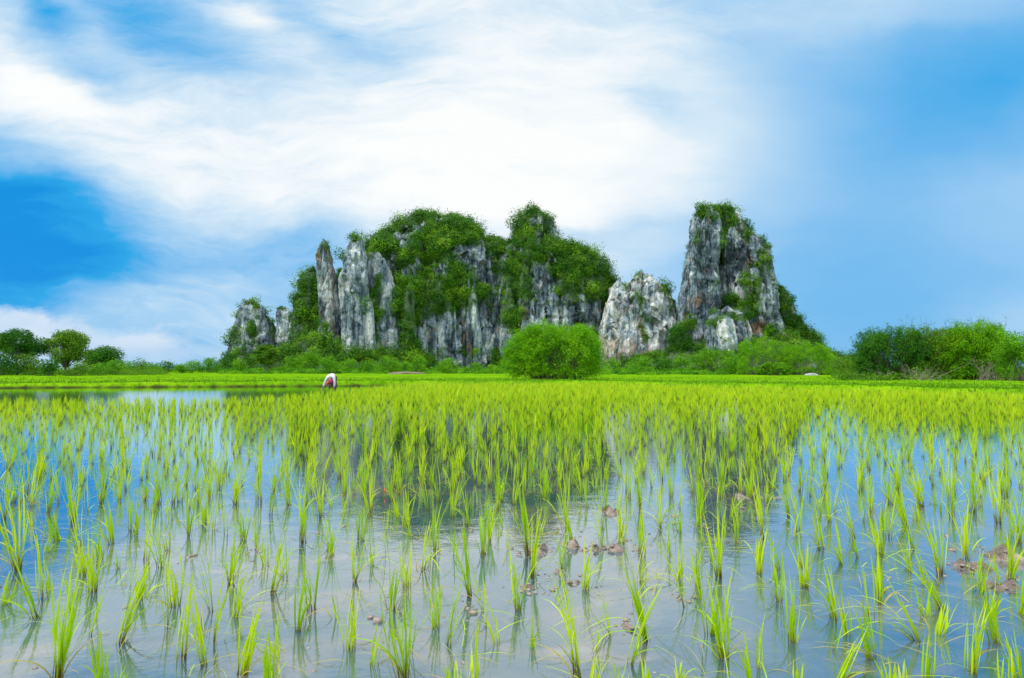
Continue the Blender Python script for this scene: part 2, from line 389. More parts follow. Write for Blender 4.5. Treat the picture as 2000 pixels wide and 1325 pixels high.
def rice_mat(name, gain=1.0):
    m, N, L = new_mat(name)
    t = nattr(N, 'along'); v = nattr(N, 'tint')
    green = nmix(N, L, v, (0.32, 0.59, 0.003), (0.77, 0.88, 0.003))
    col = ramp(N, L, t, [(0.0, (0.07, 0.04, 0.015)), (0.17, (0.16, 0.12, 0.02)), (0.30, (0.30, 0.38, 0.015)), (0.5, (0.25, 0.5, 0.01))])
    k = nmath(N, L, 'MULTIPLY', nmath(N, L, 'SUBTRACT', t, 0.2), 4.0, clamp=True)
    col = nmix(N, L, k, col, green)
    tip = nmath(N, L, 'MULTIPLY', nmath(N, L, 'SUBTRACT', nmath(N, L, 'ADD', t, nmath(N, L, 'MULTIPLY', nnoise(N, L, 18, 2), 0.5)), 1.10), 5.0, clamp=True)
    col = nmix(N, L, nmath(N, L, 'MULTIPLY', tip, 0.7), col, (0.62, 0.50, 0.10))
    dry = nmath(N, L, 'MULTIPLY', nmath(N, L, 'SUBTRACT', v, 0.93), 30.0, clamp=True)
    col = nmix(N, L, nmath(N, L, 'MULTIPLY', dry, 0.8), col, (0.50, 0.36, 0.13))
    p = N.new('ShaderNodeBsdfPrincipled'); L.new(col, p.inputs['Base Color']); p.inputs['Roughness'].default_value = 0.5
    p.inputs['Specular IOR Level'].default_value = 0.3
    tr = N.new('ShaderNodeBsdfTranslucent'); L.new(col, tr.inputs[0])
    mx = N.new('ShaderNodeMixShader'); mx.inputs[0].default_value = 0.42
    L.new(p.outputs[0], mx.inputs[1]); L.new(tr.outputs[0], mx.inputs[2])
    o = N.new('ShaderNodeOutputMaterial'); L.new(mx.outputs[0], o.inputs[0])
    return m
MAT['rice'] = rice_mat('rice_leaf')

# ------------------------------------------------------------------ ground (one sheet), water
BASIN = np.array([(-120, -70), (80, -70), (52, -14), (21.8, 24.0), (14.2, 33.0), (7.6, 40.5), (-2, 41.5), (-13.5, 40.5), (-33, 36.0), (-120, 30)], float)
def basin_sd(x, y):
    """signed distance to the flooded field, negative inside"""
    d = np.full(x.shape, 1e9); inside = np.zeros(x.shape, bool)
    n = len(BASIN)
    for i in range(n):
        a, b = BASIN[i], BASIN[(i + 1) % n]
        e = b - a; t = np.clip(((x - a[0]) * e[0] + (y - a[1]) * e[1]) / (e @ e), 0, 1)
        d = np.minimum(d, np.hypot(x - a[0] - t * e[0], y - a[1] - t * e[1]))
        c = ((a[1] > y) != (b[1] > y)) & (x < (b[0] - a[0]) * (y - a[1]) / (b[1] - a[1] + 1e-12) + a[0])
        inside ^= c
    return np.where(inside, -d, d)
CLODS = [(1060, 1078, .10, .05, .085), (1130, 1072, .16, .05, .085), (1180, 1078, .10, .04, .075), (1090, 1122, .10, .05, .07), (1020, 1150, .07, .04, .065), (1135, 1140, .09, .04, .065),
         (905, 1190, .05, .035, .07), (755, 1180, .035, .03, .08), (750, 1200, .05, .03, .065), (1470, 970, .30, .12, .07), (1190, 1000, .10, .06, .085), (1320, 1012, .08, .05, .07),
         (1950, 1085, .10, .10, .10), (1968, 1130, .08, .08, .10), (1935, 1140, .06, .06, .08), (1225, 1228, .03, .025, .08), (1330, 1160, .03, .03, .07), (1885, 1110, .06, .05, .075),
         (1240, 1060, .06, .04, .07), (640, 1040, .08, .04, .06), (1060, 1040, .3, .08, .055), (490, 1080, .04, .02, .07), (380, 1090, .03, .02, .07), (1405, 1035, .2, .08, .06)]
def ground_z(x, y):
    sd_ = basin_sd(x, y) + 0.35 * fbm(x * 0.35, y * 0.35, 0.0 * x, 5, 3)
    bed = -0.055 + 0.014 * fbm(x * 0.9, y * 0.9, 0 * x, 11, 3) + 0.011 * fbm(x * 5, y * 5, 0 * x, 21, 4, 0.6)
    for px, py, rx, ry, hh in CLODS:
        c = on_z(px, py); dd = ((x - c[0]) / (rx * 1.6)) ** 2 + ((y - c[1]) / (ry * 2.6)) ** 2
        k = np.exp(-dd); bed = bed + k * hh * (0.47 + 1.6 * fbm(x * 7, y * 7, 0 * x, 31, 4, 0.7))
    land = 0.21 + 0.05 * fbm(x * 0.6, y * 0.6, 0 * x, 41, 4) + 0.12 * np.exp(-((sd_ - 0.8) / 0.6) ** 2) + 0.06 * fbm(x * .06, y * .06, 0 * x, 43, 2)
    k = sstep(0.0, 0.30, sd_)
    return bed * (1 - k) + land * k, sd_
def make_ground():
    r = [0.6]
    while r[-1] < 90: r.append(r[-1] * 1.0105 if not 22 < r[-1] < 50 else r[-1] + 0.13)
    while r[-1] < 6000: r.append(r[-1] * 1.05)
    r = np.array(r)
    a = np.concatenate([np.linspace(-52, 52, 300), np.linspace(52, 308, 60)[1:-1]]) * math.pi / 180
    R, A = np.meshgrid(r, a, indexing='ij')
    X, Y = R * np.sin(A), R * np.cos(A)
    Z, sd_ = ground_z(X, Y)
    # gentle undulation far off is kept below a metre
    P = np.stack([X, Y, Z], -1).reshape(-1, 3)
    nr, na = R.shape
    i = np.arange(nr - 1)[:, None] * na; j = np.arange(na)[None, :]; j2 = (j + 1) % na
    q = np.stack([i + j, i + j2, i + na + j2, i + na + j], -1).reshape(-1, 4)[:, ::-1]
    c = len(P); P = np.vstack([P, [[0, 0, -0.055]]])
    tr = np.stack([np.full(na, c), (np.arange(na) + 1) % na, np.arange(na)], -1)
    soil = 1 - sstep(0.03, 0.11, Z + 0.05 * fbm(X * 1.5, Y * 1.5, 0 * X, 51, 3)); soil = np.append(soil.ravel(), 1.0)
    mud = 1 - sstep(-0.9, -0.5, sd_)
    mud = np.append(mud.ravel(), 1.0)
    o = mesh_np('ground', P, q, MAT['ground'], {'mud': mud, 'soil': soil}, True, None, tr)
    tag(o, 'green grassy plain round the flooded field with its muddy bed', 'ground', kind='structure')
    xs = np.linspace(-115, 75, 60); ys = np.linspace(-66, 46, 40)
    X, Y = np.meshgrid(xs, ys, indexing='ij'); P = np.stack([X, Y, 0 * X], -1).reshape(-1, 3)
    n2 = len(ys); i = np.arange(len(xs) - 1)[:, None] * n2; j = np.arange(n2 - 1)[None, :]
    q = np.stack([i + j, i + n2 + j, i + n2 + j + 1, i + j + 1], -1).reshape(-1, 4)
    o = mesh_np('water', P, q, MAT['water'], None, True)
    tag(o, 'shallow still muddy water of the rice field mirroring sky and hills', 'water', kind='structure')
make_ground()

# ------------------------------------------------------------------ limestone hills
def mass(rows, Yc, kb, sup=2.6, amp=1.0, veg=0.5, pale=0.5, warm=0.3, base=732, seed=0, ncol=None):
    """a rock body: for each height its left and right edge as seen in the photograph, with real depth kb * half width"""
    rows = sorted(rows)
    if veg > 0.5: rows = [(r[0] + 5, min(r[1] + 4, (r[1] + r[2]) / 2 - 3), max(r[2] - 4, (r[1] + r[2]) / 2 + 3)) for r in rows]
    rows = [(rows[0][0] - 3, (rows[0][1] + rows[0][2]) / 2 - 1, (rows[0][1] + rows[0][2]) / 2 + 1)] + rows
    if rows[-1][0] < base:
        rows.append((base, rows[-1][1] - (base - rows[-1][0]) * .1, rows[-1][2] + (base - rows[-1][0]) * .1))
    py = np.array([r[0] for r in rows], float); xl = np.array([r[1] for r in rows], float); xr = np.array([r[2] for r in rows], float)
    nrow = int((py[-1] - py[0]) / 2.0) + 2
    pp = np.linspace(py[0], py[-1], nrow)
    L_ = np.interp(pp, py, xl); R_ = np.interp(pp, py, xr)
    mpp = Yc / F
    cx = (L_ + R_) / 2; a = (R_ - L_) / 2 * mpp
    X0 = (cx - 1000) * mpp
    Z0 = np.array([at(1000, p, Yc)[2] for p in pp])
    if ncol is None: ncol = int(np.clip((R_ - L_).max() * 1.9, 70, 420))
    th = np.linspace(0, 2 * math.pi, ncol, endpoint=False)
    ct, st = np.cos(th), np.sin(th); e = 2.0 / sup
    cc = np.sign(ct) * np.abs(ct) ** e; ss = np.sign(st) * np.abs(st) ** e
    X = X0[:, None] + a[:, None] * cc[None]; Y = Yc + kb * a[:, None] * ss[None]; Z = Z0[:, None] + 0 * X
    lim = np.minimum(1, a / 1.8)[:, None]
    s = seed * 17.3
    big = fbm(X / 11 + s, Y / 11, Z / 22, 100 + seed, 3)
    r1 = 1 - 2 * np.abs(noise3(X / 4.6 + s, Y / 4.6, Z / 17, 200 + seed))
    r2 = 1 - 2 * np.abs(noise3(X / 1.9 + s, Y / 1.9, Z / 8, 300 + seed))
    r3 = fbm(X / 1.1, Y / 1.1, Z / 2.2, 400 + seed, 3, 0.6)
    led = fbm(X / 7, Y / 7, Z / 2.6, 450 + seed, 3)
    g1 = -(1 - np.abs(noise3(X / 5.5 + s + .3 * r3, Y / 5.5, Z / 30, 210 + seed))) ** 7
    g2 = -(1 - np.abs(noise3(X / 2.3 + s + .3 * r3, Y / 2.3, Z / 13, 220 + seed))) ** 7
    g3 = -(1 - np.abs(noise3(X / 9, Y / 9, Z / 4.0 + .5 * r3, 230 + seed))) ** 8
    d = amp * lim * (2.4 * big + 1.1 * (r1 - 0.3) + 0.6 * (r2 - 0.3) + 1.0 * r3 + 0.9 * led + 2.6 * g1 + 1.2 * g2 + 1.1 * g3)
    sidek = 0.35 + 0.65 * np.abs(ss)[None]                   # keep the outline close to the traced one
    d = d * sidek
    nx, ny = cc[None] * 1.0, ss[None] * 1.0; nn = np.hypot(nx, ny)
    X = X + d * nx / nn; Y = Y + d * ny / nn
    Z = Z + amp * (0.35 + lim) * 1.7 * fbm(X / 3.0, Y / 3.0, Z / 6, 500 + seed, 4, 0.6)
    P = np.stack([X, Y, Z], -1).reshape(-1, 3)
    i = np.arange(nrow - 1)[:, None] * ncol; j = np.arange(ncol)[None, :]; j2 = (j + 1) % ncol
    q = np.stack([i + j, i + j2, i + ncol + j2, i + ncol + j], -1).reshape(-1, 4)
    c = len(P); P = np.vstack([P, [[X0[0], Yc, Z0[0] + 0.2]]])
    tr = np.stack([(np.arange(ncol) + 1) % ncol, np.arange(ncol), np.full(ncol, c)], -1)
    n = len(P)
    return P, q, tr, np.full(n, veg), np.full(n, pale), np.full(n, warm), np.append(np.repeat(a, ncol), a[0])

# guides on the rock faces: (px, py, rx, ry, change) positive = greener
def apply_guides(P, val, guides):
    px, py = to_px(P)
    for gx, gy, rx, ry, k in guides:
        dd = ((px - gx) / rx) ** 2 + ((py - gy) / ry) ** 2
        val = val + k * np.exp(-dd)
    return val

HILL_SCRUB = []
def make_hill(masses, vguides, pguides, wguides, label, scrub_label, seed, density=0.62, minz=0.0):
    V, Q, T, G, PA, W = [], [], [], [], [], []; n = 0
    br = np.random.default_rng(seed + 7); more = []; TH = []
    for ms in masses:
        rows = sorted(ms['rows']); cnt = ms.pop('butt', 0)
        pyr = [r[0] for r in rows]; mpp = ms['Yc'] / F
        for b in range(cnt):
            t = br.uniform(pyr[0] + 8, min(pyr[-1] + 20, 668))
            l_, r_ = np.interp(t + 12, pyr, [r[1] for r in rows]), np.interp(t + 12, pyr, [r[2] for r in rows])
            l2, r2_ = np.interp(715, pyr, [r[1] for r in rows]), np.interp(715, pyr, [r[2] for r in rows])
            fr_ = br.uniform(-0.86, 0.86); c = (l_ + r_) / 2 + fr_ * (r_ - l_) / 2; c2 = (l2 + r2_) / 2 + fr_ * (r2_ - l2) / 2
            w0 = min(br.uniform(5, 17), (r_ - l_) * 0.24)
            a = (r_ - l_) / 2 * mpp; yf = ms['Yc'] - ms['kb'] * a * (1 - abs(fr_) ** 2.6) ** (1 / 2.6)
            a2 = (r2_ - l2) / 2 * mpp; Yb = yf + w0 * mpp * 0.45
            more.append(dict(rows=[(t, c - w0 * .45, c + w0 * .45), (t + 7, c - w0 * .85, c + w0 * .8), (t + 26, c - w0, c + w0), (732, .5 * (c + c2) - w0 * 1.35, .5 * (c + c2) + w0 * 1.35)],
                             Yc=Yb, kb=1.0, veg=ms['veg'], pale=ms.get('pale', .5) + br.uniform(-.22, .05), warm=ms.get('warm', .3), amp=min(0.6, ms.get('amp', 1)), sup=2.2))
    masses = masses + more
    for k, ms in enumerate(masses):
        P, q, tr, vg, pl, wm, th_ = mass(seed=seed + k, **ms); TH.append(th_)
        V.append(P); Q.append(q + n); T.append(tr + n); G.append(vg); PA.append(pl); W.append(wm); n += len(P)
    V = np.concatenate(V); Q = np.concatenate(Q); T = np.concatenate(T); G = np.concatenate(G); PA = np.concatenate(PA); W = np.concatenate(W)
    # surface normals of the quads
    a, b, c, d = V[Q[:, 0]], V[Q[:, 1]], V[Q[:, 2]], V[Q[:, 3]]
    nr = np.cross(c - a, d - b); ar = np.linalg.norm(nr, axis=1) * 0.5 + 1e-9; nr = nr / (2 * ar[:, None])
    ctr = (a + b + c + d) / 4
    Vz = np.zeros(len(V)); Vc = np.zeros(len(V))
    for k in range(4):
        np.add.at(Vz, Q[:, k], np.abs(nr[:, 2]) * 1.0); np.add.at(Vc, Q[:, k], 1)
    nz = Vz / np.maximum(Vc, 1)
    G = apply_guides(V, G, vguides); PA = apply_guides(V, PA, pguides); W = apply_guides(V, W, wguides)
    x, y, z = V[:, 0], V[:, 1], V[:, 2]
    G = G + 0.85 * fbm(x / 4.5, y / 4.5, z / 6.5, 700 + seed, 5, 0.62) + 0.50 * (nz - 0.35)
    G = np.clip(G, 0, 1)
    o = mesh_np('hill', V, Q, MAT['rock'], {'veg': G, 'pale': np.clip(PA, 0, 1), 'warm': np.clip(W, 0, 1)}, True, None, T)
    tag(o, label, 'hill', kind='structure')
    # scrub
    rng = np.random.default_rng(seed)
    gf = G[Q].mean(1); tf = np.concatenate(TH)[Q].mean(1)
    ny = nr[:, 1] * np.sign(np.einsum('ij,ij->i', nr, nr))
    # outward sign
    front = ctr[:, 1] < 206
    wgt = ar * sstep(0.50, 0.66, gf) * (ctr[:, 2] > minz) * np.where(front, 1.0, 0.35)
    N = int(wgt.sum() * density * (1.0 if seed == 2000 else 1.5))
    pick = rng.choice(len(Q), N, p=wgt / wgt.sum())
    uv = rng.uniform(size=(N, 2)); 
    P = (a[pick] * ((1 - uv[:, :1]) * (1 - uv[:, 1:])) + b[pick] * (uv[:, :1] * (1 - uv[:, 1:])) + c[pick] * (uv[:, :1] * uv[:, 1:]) + d[pick] * ((1 - uv[:, :1]) * uv[:, 1:]))
    nm = nr[pick]
    # orient normals outward: compare with direction away from the hill's middle line
    cen = np.array([ctr[:, 0].mean(), 200.0])
    fl = np.sign(nm[:, 1] * -1 + 0.01 + nm[:, 2] * 0.3); nm = nm * fl[:, None]
    big = 0.6 + 0.7 * (fbm(P[:, 0] / 5, P[:, 1] / 5, P[:, 2] / 5, 800 + seed, 3) + 0.4)
    R = np.clip(rng.lognormal(-0.10, 0.60, N) * big, 0.35, 3.0) * (0.55 + 0.45 * sstep(0.5, 0.8, gf[pick])) * (1.0 if seed == 2000 else 0.72) * np.clip(0.42 + tf[pick] / 5.5, 0.5, 1)
    nl = np.clip((92 * R ** 1.85).astype(int), 24, 640)
    idx = np.repeat(np.arange(N), nl)
    m = len(idx)
    dirs = rng.normal(size=(m, 3)); dirs /= np.linalg.norm(dirs, axis=1, keepdims=True); dirs[:, 2] = dirs[:, 2] * 0.85 + 0.12
    lob = noise3(dirs[:, 0] * 1.6 + idx * 7.13, dirs[:, 1] * 1.6, dirs[:, 2] * 1.6, 5)
    rad = R[idx] * rng.uniform(0.45, 1.0, m) ** 0.5 * (1 + 0.18 * rng.normal(size=m)) * (1 + 0.55 * lob)
    LP = P[idx] + nm[idx] * (R[idx] * 0.25)[:, None] + dirs * rad[:, None]
    LP[:, 2] += R[idx] * 0.35
    base_t = rng.uniform(0, 1, N)
    tint = 0.75 * base_t[idx] + 0.25 * rng.uniform(size=m)
    v, q, t = leaf_quads(LP, 0.20 + 0.085 * R[idx], 1.5, rng, None, tint, 0, dirs + nm[idx] * 0.35)
    HILL_SCRUB.append(m)
    s = mesh_np('undergrowth', v, q, MAT['scrub'], {'tint': t})
    tag(s, scrub_label, 'scrub', kind='stuff')
    return o

def M_(rows, Yc, kb, **k): return dict(rows=rows, Yc=Yc, kb=kb, **k)
# small outlying hill at the left
make_hill([
    M_([(583, 478, 494), (590, 469, 506), (605, 463, 520), (625, 458, 532), (650, 453, 545), (680, 448, 552)], 186, 0.9, veg=0.62, amp=0.6, butt=5),
    M_([(604, 546, 562), (614, 541, 572), (640, 543, 580), (665, 540, 586)], 184, 1.0, veg=0.22, pale=0.7, amp=0.5, butt=2),
    M_([(690, 450, 570), (705, 430, 600)], 178, 0.5, veg=0.9, amp=0.3),
], [(475, 640, 9, 22, -0.5), (515, 645, 9, 25, -0.45), (500, 610, 18, 18, 0.3), (552, 600, 12, 8, 0.5), (535, 640, 8, 30, 0.2)],
   [(475, 645, 8, 15, 0.4), (578, 640, 5, 30, 0.4)], [], 'small outlying rocky hill at the left foot of the big one', 'scrub growing over the small outlying hill', 1000)
# the big hill
make_hill([
    M_([(420, 826, 852), (428, 800, 880), (440, 778, 905), (456, 745, 926), (470, 724, 945), (490, 714, 968), (520, 706, 985), (570, 702, 1000), (640, 702, 1010)], 201, 0.85, veg=0.74, amp=1.35, butt=44),
    M_([(424, 886, 914), (436, 872, 932), (450, 866, 946), (480, 850, 965)], 210, 0.8, veg=0.8),
    M_([(402, 1036, 1050), (410, 1022, 1064), (424, 1010, 1079), (444, 1001, 1091), (468, 993, 1103), (488, 977, 1118), (505, 968, 1142), (530, 960, 1160), (580, 950, 1172), (640, 945, 1180)], 197, 0.8, veg=0.62, amp=1.2, butt=34),
    M_([(466, 1078, 1094), (478, 1074, 1112), (492, 1066, 1150), (515, 1060, 1180)], 197, 0.9, veg=0.86, amp=0.7),
    M_([(462, 955, 990), (474, 938, 1012), (500, 925, 1030)], 198, 0.9, veg=0.8),
    M_([(492, 1108, 1150), (502, 1096, 1174), (518, 1096, 1188), (538, 1086, 1200), (562, 1076, 1208), (600, 1070, 1216)], 201, 0.8, veg=0.95, butt=6),
    M_([(518, 600, 618), (532, 588, 628), (556, 577, 640), (590, 571, 648), (640, 572, 660), (690, 568, 670)], 181, 0.9, veg=1.0, amp=0.7),
    M_([(471, 624, 633), (478, 619, 636), (484, 617, 640), (502, 612, 643), (530, 615, 651), (570, 621, 656), (620, 626, 668), (680, 626, 675)], 175, 0.9, veg=0.25, warm=0.42, pale=0.5, amp=0.5, butt=4),
    M_([(464, 684, 702), (472, 680, 708), (492, 676, 712), (506, 667, 714), (520, 666, 714), (560, 660, 716), (600, 662, 720), (640, 668, 722), (690, 676, 726)], 171, 0.9, veg=0.02, pale=0.60, amp=0.62, butt=7, warm=0.25),
    M_([(590, 716, 728), (610, 713, 731), (695, 709, 735)], 169, 1.0, veg=0.1, pale=0.60, amp=0.35),
    M_([(496, 716, 742), (512, 714, 750), (530, 716, 758), (560, 716, 768), (600, 720, 778), (650, 724, 784)], 176, 0.9, veg=0.30, pale=0.6, amp=0.8, butt=8),
    M_([(552, 790, 806), (575, 783, 814), (640, 779, 818)], 175, 0.9, veg=1.0, amp=0.5),
    M_([(522, 652, 670), (545, 648, 680), (690, 640, 690)], 180, 0.9, veg=1.0, amp=0.5),
    M_([(560, 985, 1003), (600, 975, 1010), (660, 970, 1012)], 183, 0.9, veg=0.9, amp=0.5),
    M_([(655, 590, 650), (675, 560, 690), (695, 520, 760), (708, 500, 860)], 173, 0.42, veg=0.95, amp=0.35),
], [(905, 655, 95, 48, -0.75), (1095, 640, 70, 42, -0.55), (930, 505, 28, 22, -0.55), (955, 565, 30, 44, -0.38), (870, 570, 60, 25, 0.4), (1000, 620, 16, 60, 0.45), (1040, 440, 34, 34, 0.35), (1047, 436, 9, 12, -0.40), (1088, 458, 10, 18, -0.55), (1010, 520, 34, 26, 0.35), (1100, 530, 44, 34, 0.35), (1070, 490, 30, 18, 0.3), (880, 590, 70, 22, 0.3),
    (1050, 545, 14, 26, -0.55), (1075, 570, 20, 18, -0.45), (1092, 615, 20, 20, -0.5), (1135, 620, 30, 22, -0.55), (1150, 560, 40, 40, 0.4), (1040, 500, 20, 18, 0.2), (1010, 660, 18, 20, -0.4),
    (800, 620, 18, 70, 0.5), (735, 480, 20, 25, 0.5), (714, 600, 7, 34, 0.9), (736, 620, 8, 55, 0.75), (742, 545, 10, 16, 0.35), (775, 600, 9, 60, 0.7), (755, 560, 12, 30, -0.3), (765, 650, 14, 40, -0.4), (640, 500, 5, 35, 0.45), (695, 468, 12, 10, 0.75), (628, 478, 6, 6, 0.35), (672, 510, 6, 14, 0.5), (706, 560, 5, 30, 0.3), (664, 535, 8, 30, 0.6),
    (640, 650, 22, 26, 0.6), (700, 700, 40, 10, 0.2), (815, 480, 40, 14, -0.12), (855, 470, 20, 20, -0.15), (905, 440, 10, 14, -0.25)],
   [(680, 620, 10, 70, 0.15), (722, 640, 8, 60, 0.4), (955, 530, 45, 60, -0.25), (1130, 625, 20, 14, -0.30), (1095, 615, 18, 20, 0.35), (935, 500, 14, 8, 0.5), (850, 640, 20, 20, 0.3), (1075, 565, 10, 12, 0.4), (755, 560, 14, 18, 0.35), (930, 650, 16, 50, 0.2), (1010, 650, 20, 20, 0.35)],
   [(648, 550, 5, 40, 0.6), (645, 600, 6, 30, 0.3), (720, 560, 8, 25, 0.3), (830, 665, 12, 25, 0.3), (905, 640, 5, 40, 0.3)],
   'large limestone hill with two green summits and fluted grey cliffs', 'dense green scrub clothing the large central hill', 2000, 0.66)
# the pale crag
make_hill([
    M_([(533, 1243, 1262), (543, 1232, 1278), (557, 1216, 1296), (576, 1192, 1306), (600, 1174, 1314), (640, 1167, 1320), (690, 1165, 1325)], 181, 0.7, veg=0.12, pale=0.80, warm=0.46, amp=1.15, butt=16),
    M_([(552, 1202, 1216), (566, 1191, 1232), (600, 1185, 1245)], 186, 0.9, veg=0.3, pale=0.7, amp=0.5),
    M_([(566, 1288, 1308), (582, 1290, 1326), (640, 1292, 1334)], 187, 0.9, veg=0.85, amp=0.5),
], [(1252, 540, 20, 14, 0.75), (1250, 590, 10, 28, 0.8), (1300, 570, 14, 12, 0.9), (1220, 565, 22, 7, 0.5), (1265, 618, 10, 12, 0.5), (1262, 665, 6, 8, 0.5), (1255, 640, 5, 20, 0.4), (1310, 600, 8, 20, 0.3)],
   [], [(1190, 690, 34, 30, 0.6), (1250, 690, 50, 14, 0.35), (1280, 590, 12, 20, 0.3), (1252, 640, 8, 20, 0.4)],
   'low pale whitish crag between the large hill and the tower', 'patches of scrub on the low pale crag', 3000)
# the tower
make_hill([
    M_([(414, 1361, 1404), (427, 1352, 1408), (460, 1346, 1411), (520, 1337, 1408), (580, 1327, 1404), (640, 1319, 1400)], 176, 0.95, veg=0.14, pale=0.42, amp=0.85, butt=9, sup=3.2),
    M_([(409, 1402, 1440), (420, 1408, 1450), (440, 1414, 1462), (462, 1414, 1477), (482, 1416, 1498), (505, 1414, 1511), (530, 1410, 1515), (570, 1402, 1517), (630, 1396, 1521)], 178, 0.85, veg=0.30, pale=0.44, amp=0.95, butt=12, sup=3.0),
    M_([(412, 1374, 1438), (434, 1356, 1450), (480, 1348, 1486), (520, 1342, 1505), (600, 1328, 1515)], 186, 0.7, veg=0.55, amp=0.8),
    M_([(555, 1498, 1530), (580, 1500, 1545), (610, 1503, 1560), (640, 1500, 1578), (662, 1500, 1600)], 184, 0.8, veg=0.98, amp=0.5),
    M_([(603, 1394, 1450), (610, 1388, 1456), (640, 1382, 1462), (668, 1376, 1464)], 166, 0.8, veg=0.30, pale=0.62, amp=1.1, butt=5, sup=3.6),
    M_([(640, 1462, 1530), (656, 1440, 1560), (676, 1340, 1596), (694, 1250, 1632), (708, 1200, 1680)], 172, 0.42, veg=0.80, warm=0.6, amp=0.45),
], [(1395, 418, 40, 14, 0.75), (1430, 430, 10, 25, 0.3), (1364, 455, 9, 17, 0.85), (1411, 480, 6, 60, 0.9), (1455, 450, 14, 25, 0.5), (1492, 500, 16, 50, 0.75), (1455, 540, 9, 30, 0.85), (1478, 570, 9, 35, 0.7), (1470, 590, 14, 18, 0.5),
    (1432, 590, 18, 9, 0.9), (1440, 622, 16, 5, 0.4), (1455, 620, 8, 10, 0.5), (1415, 665, 30, 8, 0.35), (1350, 640, 20, 20, 0.9), (1470, 620, 14, 9, 0.3), (1480, 640, 22, 10, -0.5), (1365, 575, 30, 6, 0.3), (1440, 470, 8, 40, -0.2), (1500, 630, 16, 18, -0.3), (1545, 640, 15, 40, 0.4), (1540, 655, 14, 6, -0.6)],
   [(1380, 530, 25, 50, -0.08), (1434, 445, 6, 26, 0.12), (1350, 535, 5, 4, 0.5), (1435, 570, 14, 14, 0.3), (1490, 580, 8, 30, 0.4), (1400, 560, 10, 25, 0.15), (1455, 500, 22, 25, -0.15), (1505, 630, 14, 16, 0.1)],
   [(1480, 640, 30, 12, 0.8), (1362, 590, 14, 14, 0.4), (1442, 460, 6, 20, 0.3), (1545, 652, 14, 8, 0.7)],
   'tall steep limestone tower with a green cleft down its face', 'scrub on the top, cleft and foot of the tall tower', 4000, 0.62)

# ------------------------------------------------------------------ shrubs and trees
def gz(x, y):
    return float(ground_z(np.array([float(x)]), np.array([float(y)]))[0][0])

def crown_points(rng, w, h, depth, n, nblob, lift=0.0, top=1.0):
    """leaf positions gathered into uneven clumps inside a crown w x depth x h resting at height lift"""
    th = rng.uniform(0, 2 * math.pi, nblob); zz = rng.uniform(0.05, 1.0, nblob)
    rr = np.sqrt(np.clip(1 - (zz * 1.02 - 0.15) ** 2, 0.02, 1)) * rng.uniform(0.35, 0.95, nblob)
    C = np.stack([np.cos(th) * rr * w / 2 * 0.82, np.sin(th) * rr * depth / 2 * 0.82, lift + (h - lift) * (0.08 + 0.76 * zz)], 1)
    Rb = rng.uniform(0.17, 0.34, nblob) * (16.0 / max(nblob, 16)) ** 0.38 * min(w, (h - lift) * 1.6)
    k = rng.choice(nblob, n, p=Rb ** 2 / (Rb ** 2).sum())
    d = rng.normal(size=(n, 3)); d /= np.linalg.norm(d, axis=1, keepdims=True)
    rad = Rb[k] * rng.uniform(0.25, 1, n) ** 0.45 * (1 + 0.12 * rng.normal(size=n))
    P = C[k] + d * rad[:, None] * np.array([1, 1, 0.8])
    P[:, 2] = np.maximum(P[:, 2], lift * 0.6 + 0.02)
    bt = rng.uniform(0, 1, nblob)
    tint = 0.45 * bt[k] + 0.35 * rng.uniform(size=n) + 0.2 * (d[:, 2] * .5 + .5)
    return P, tint, C, d

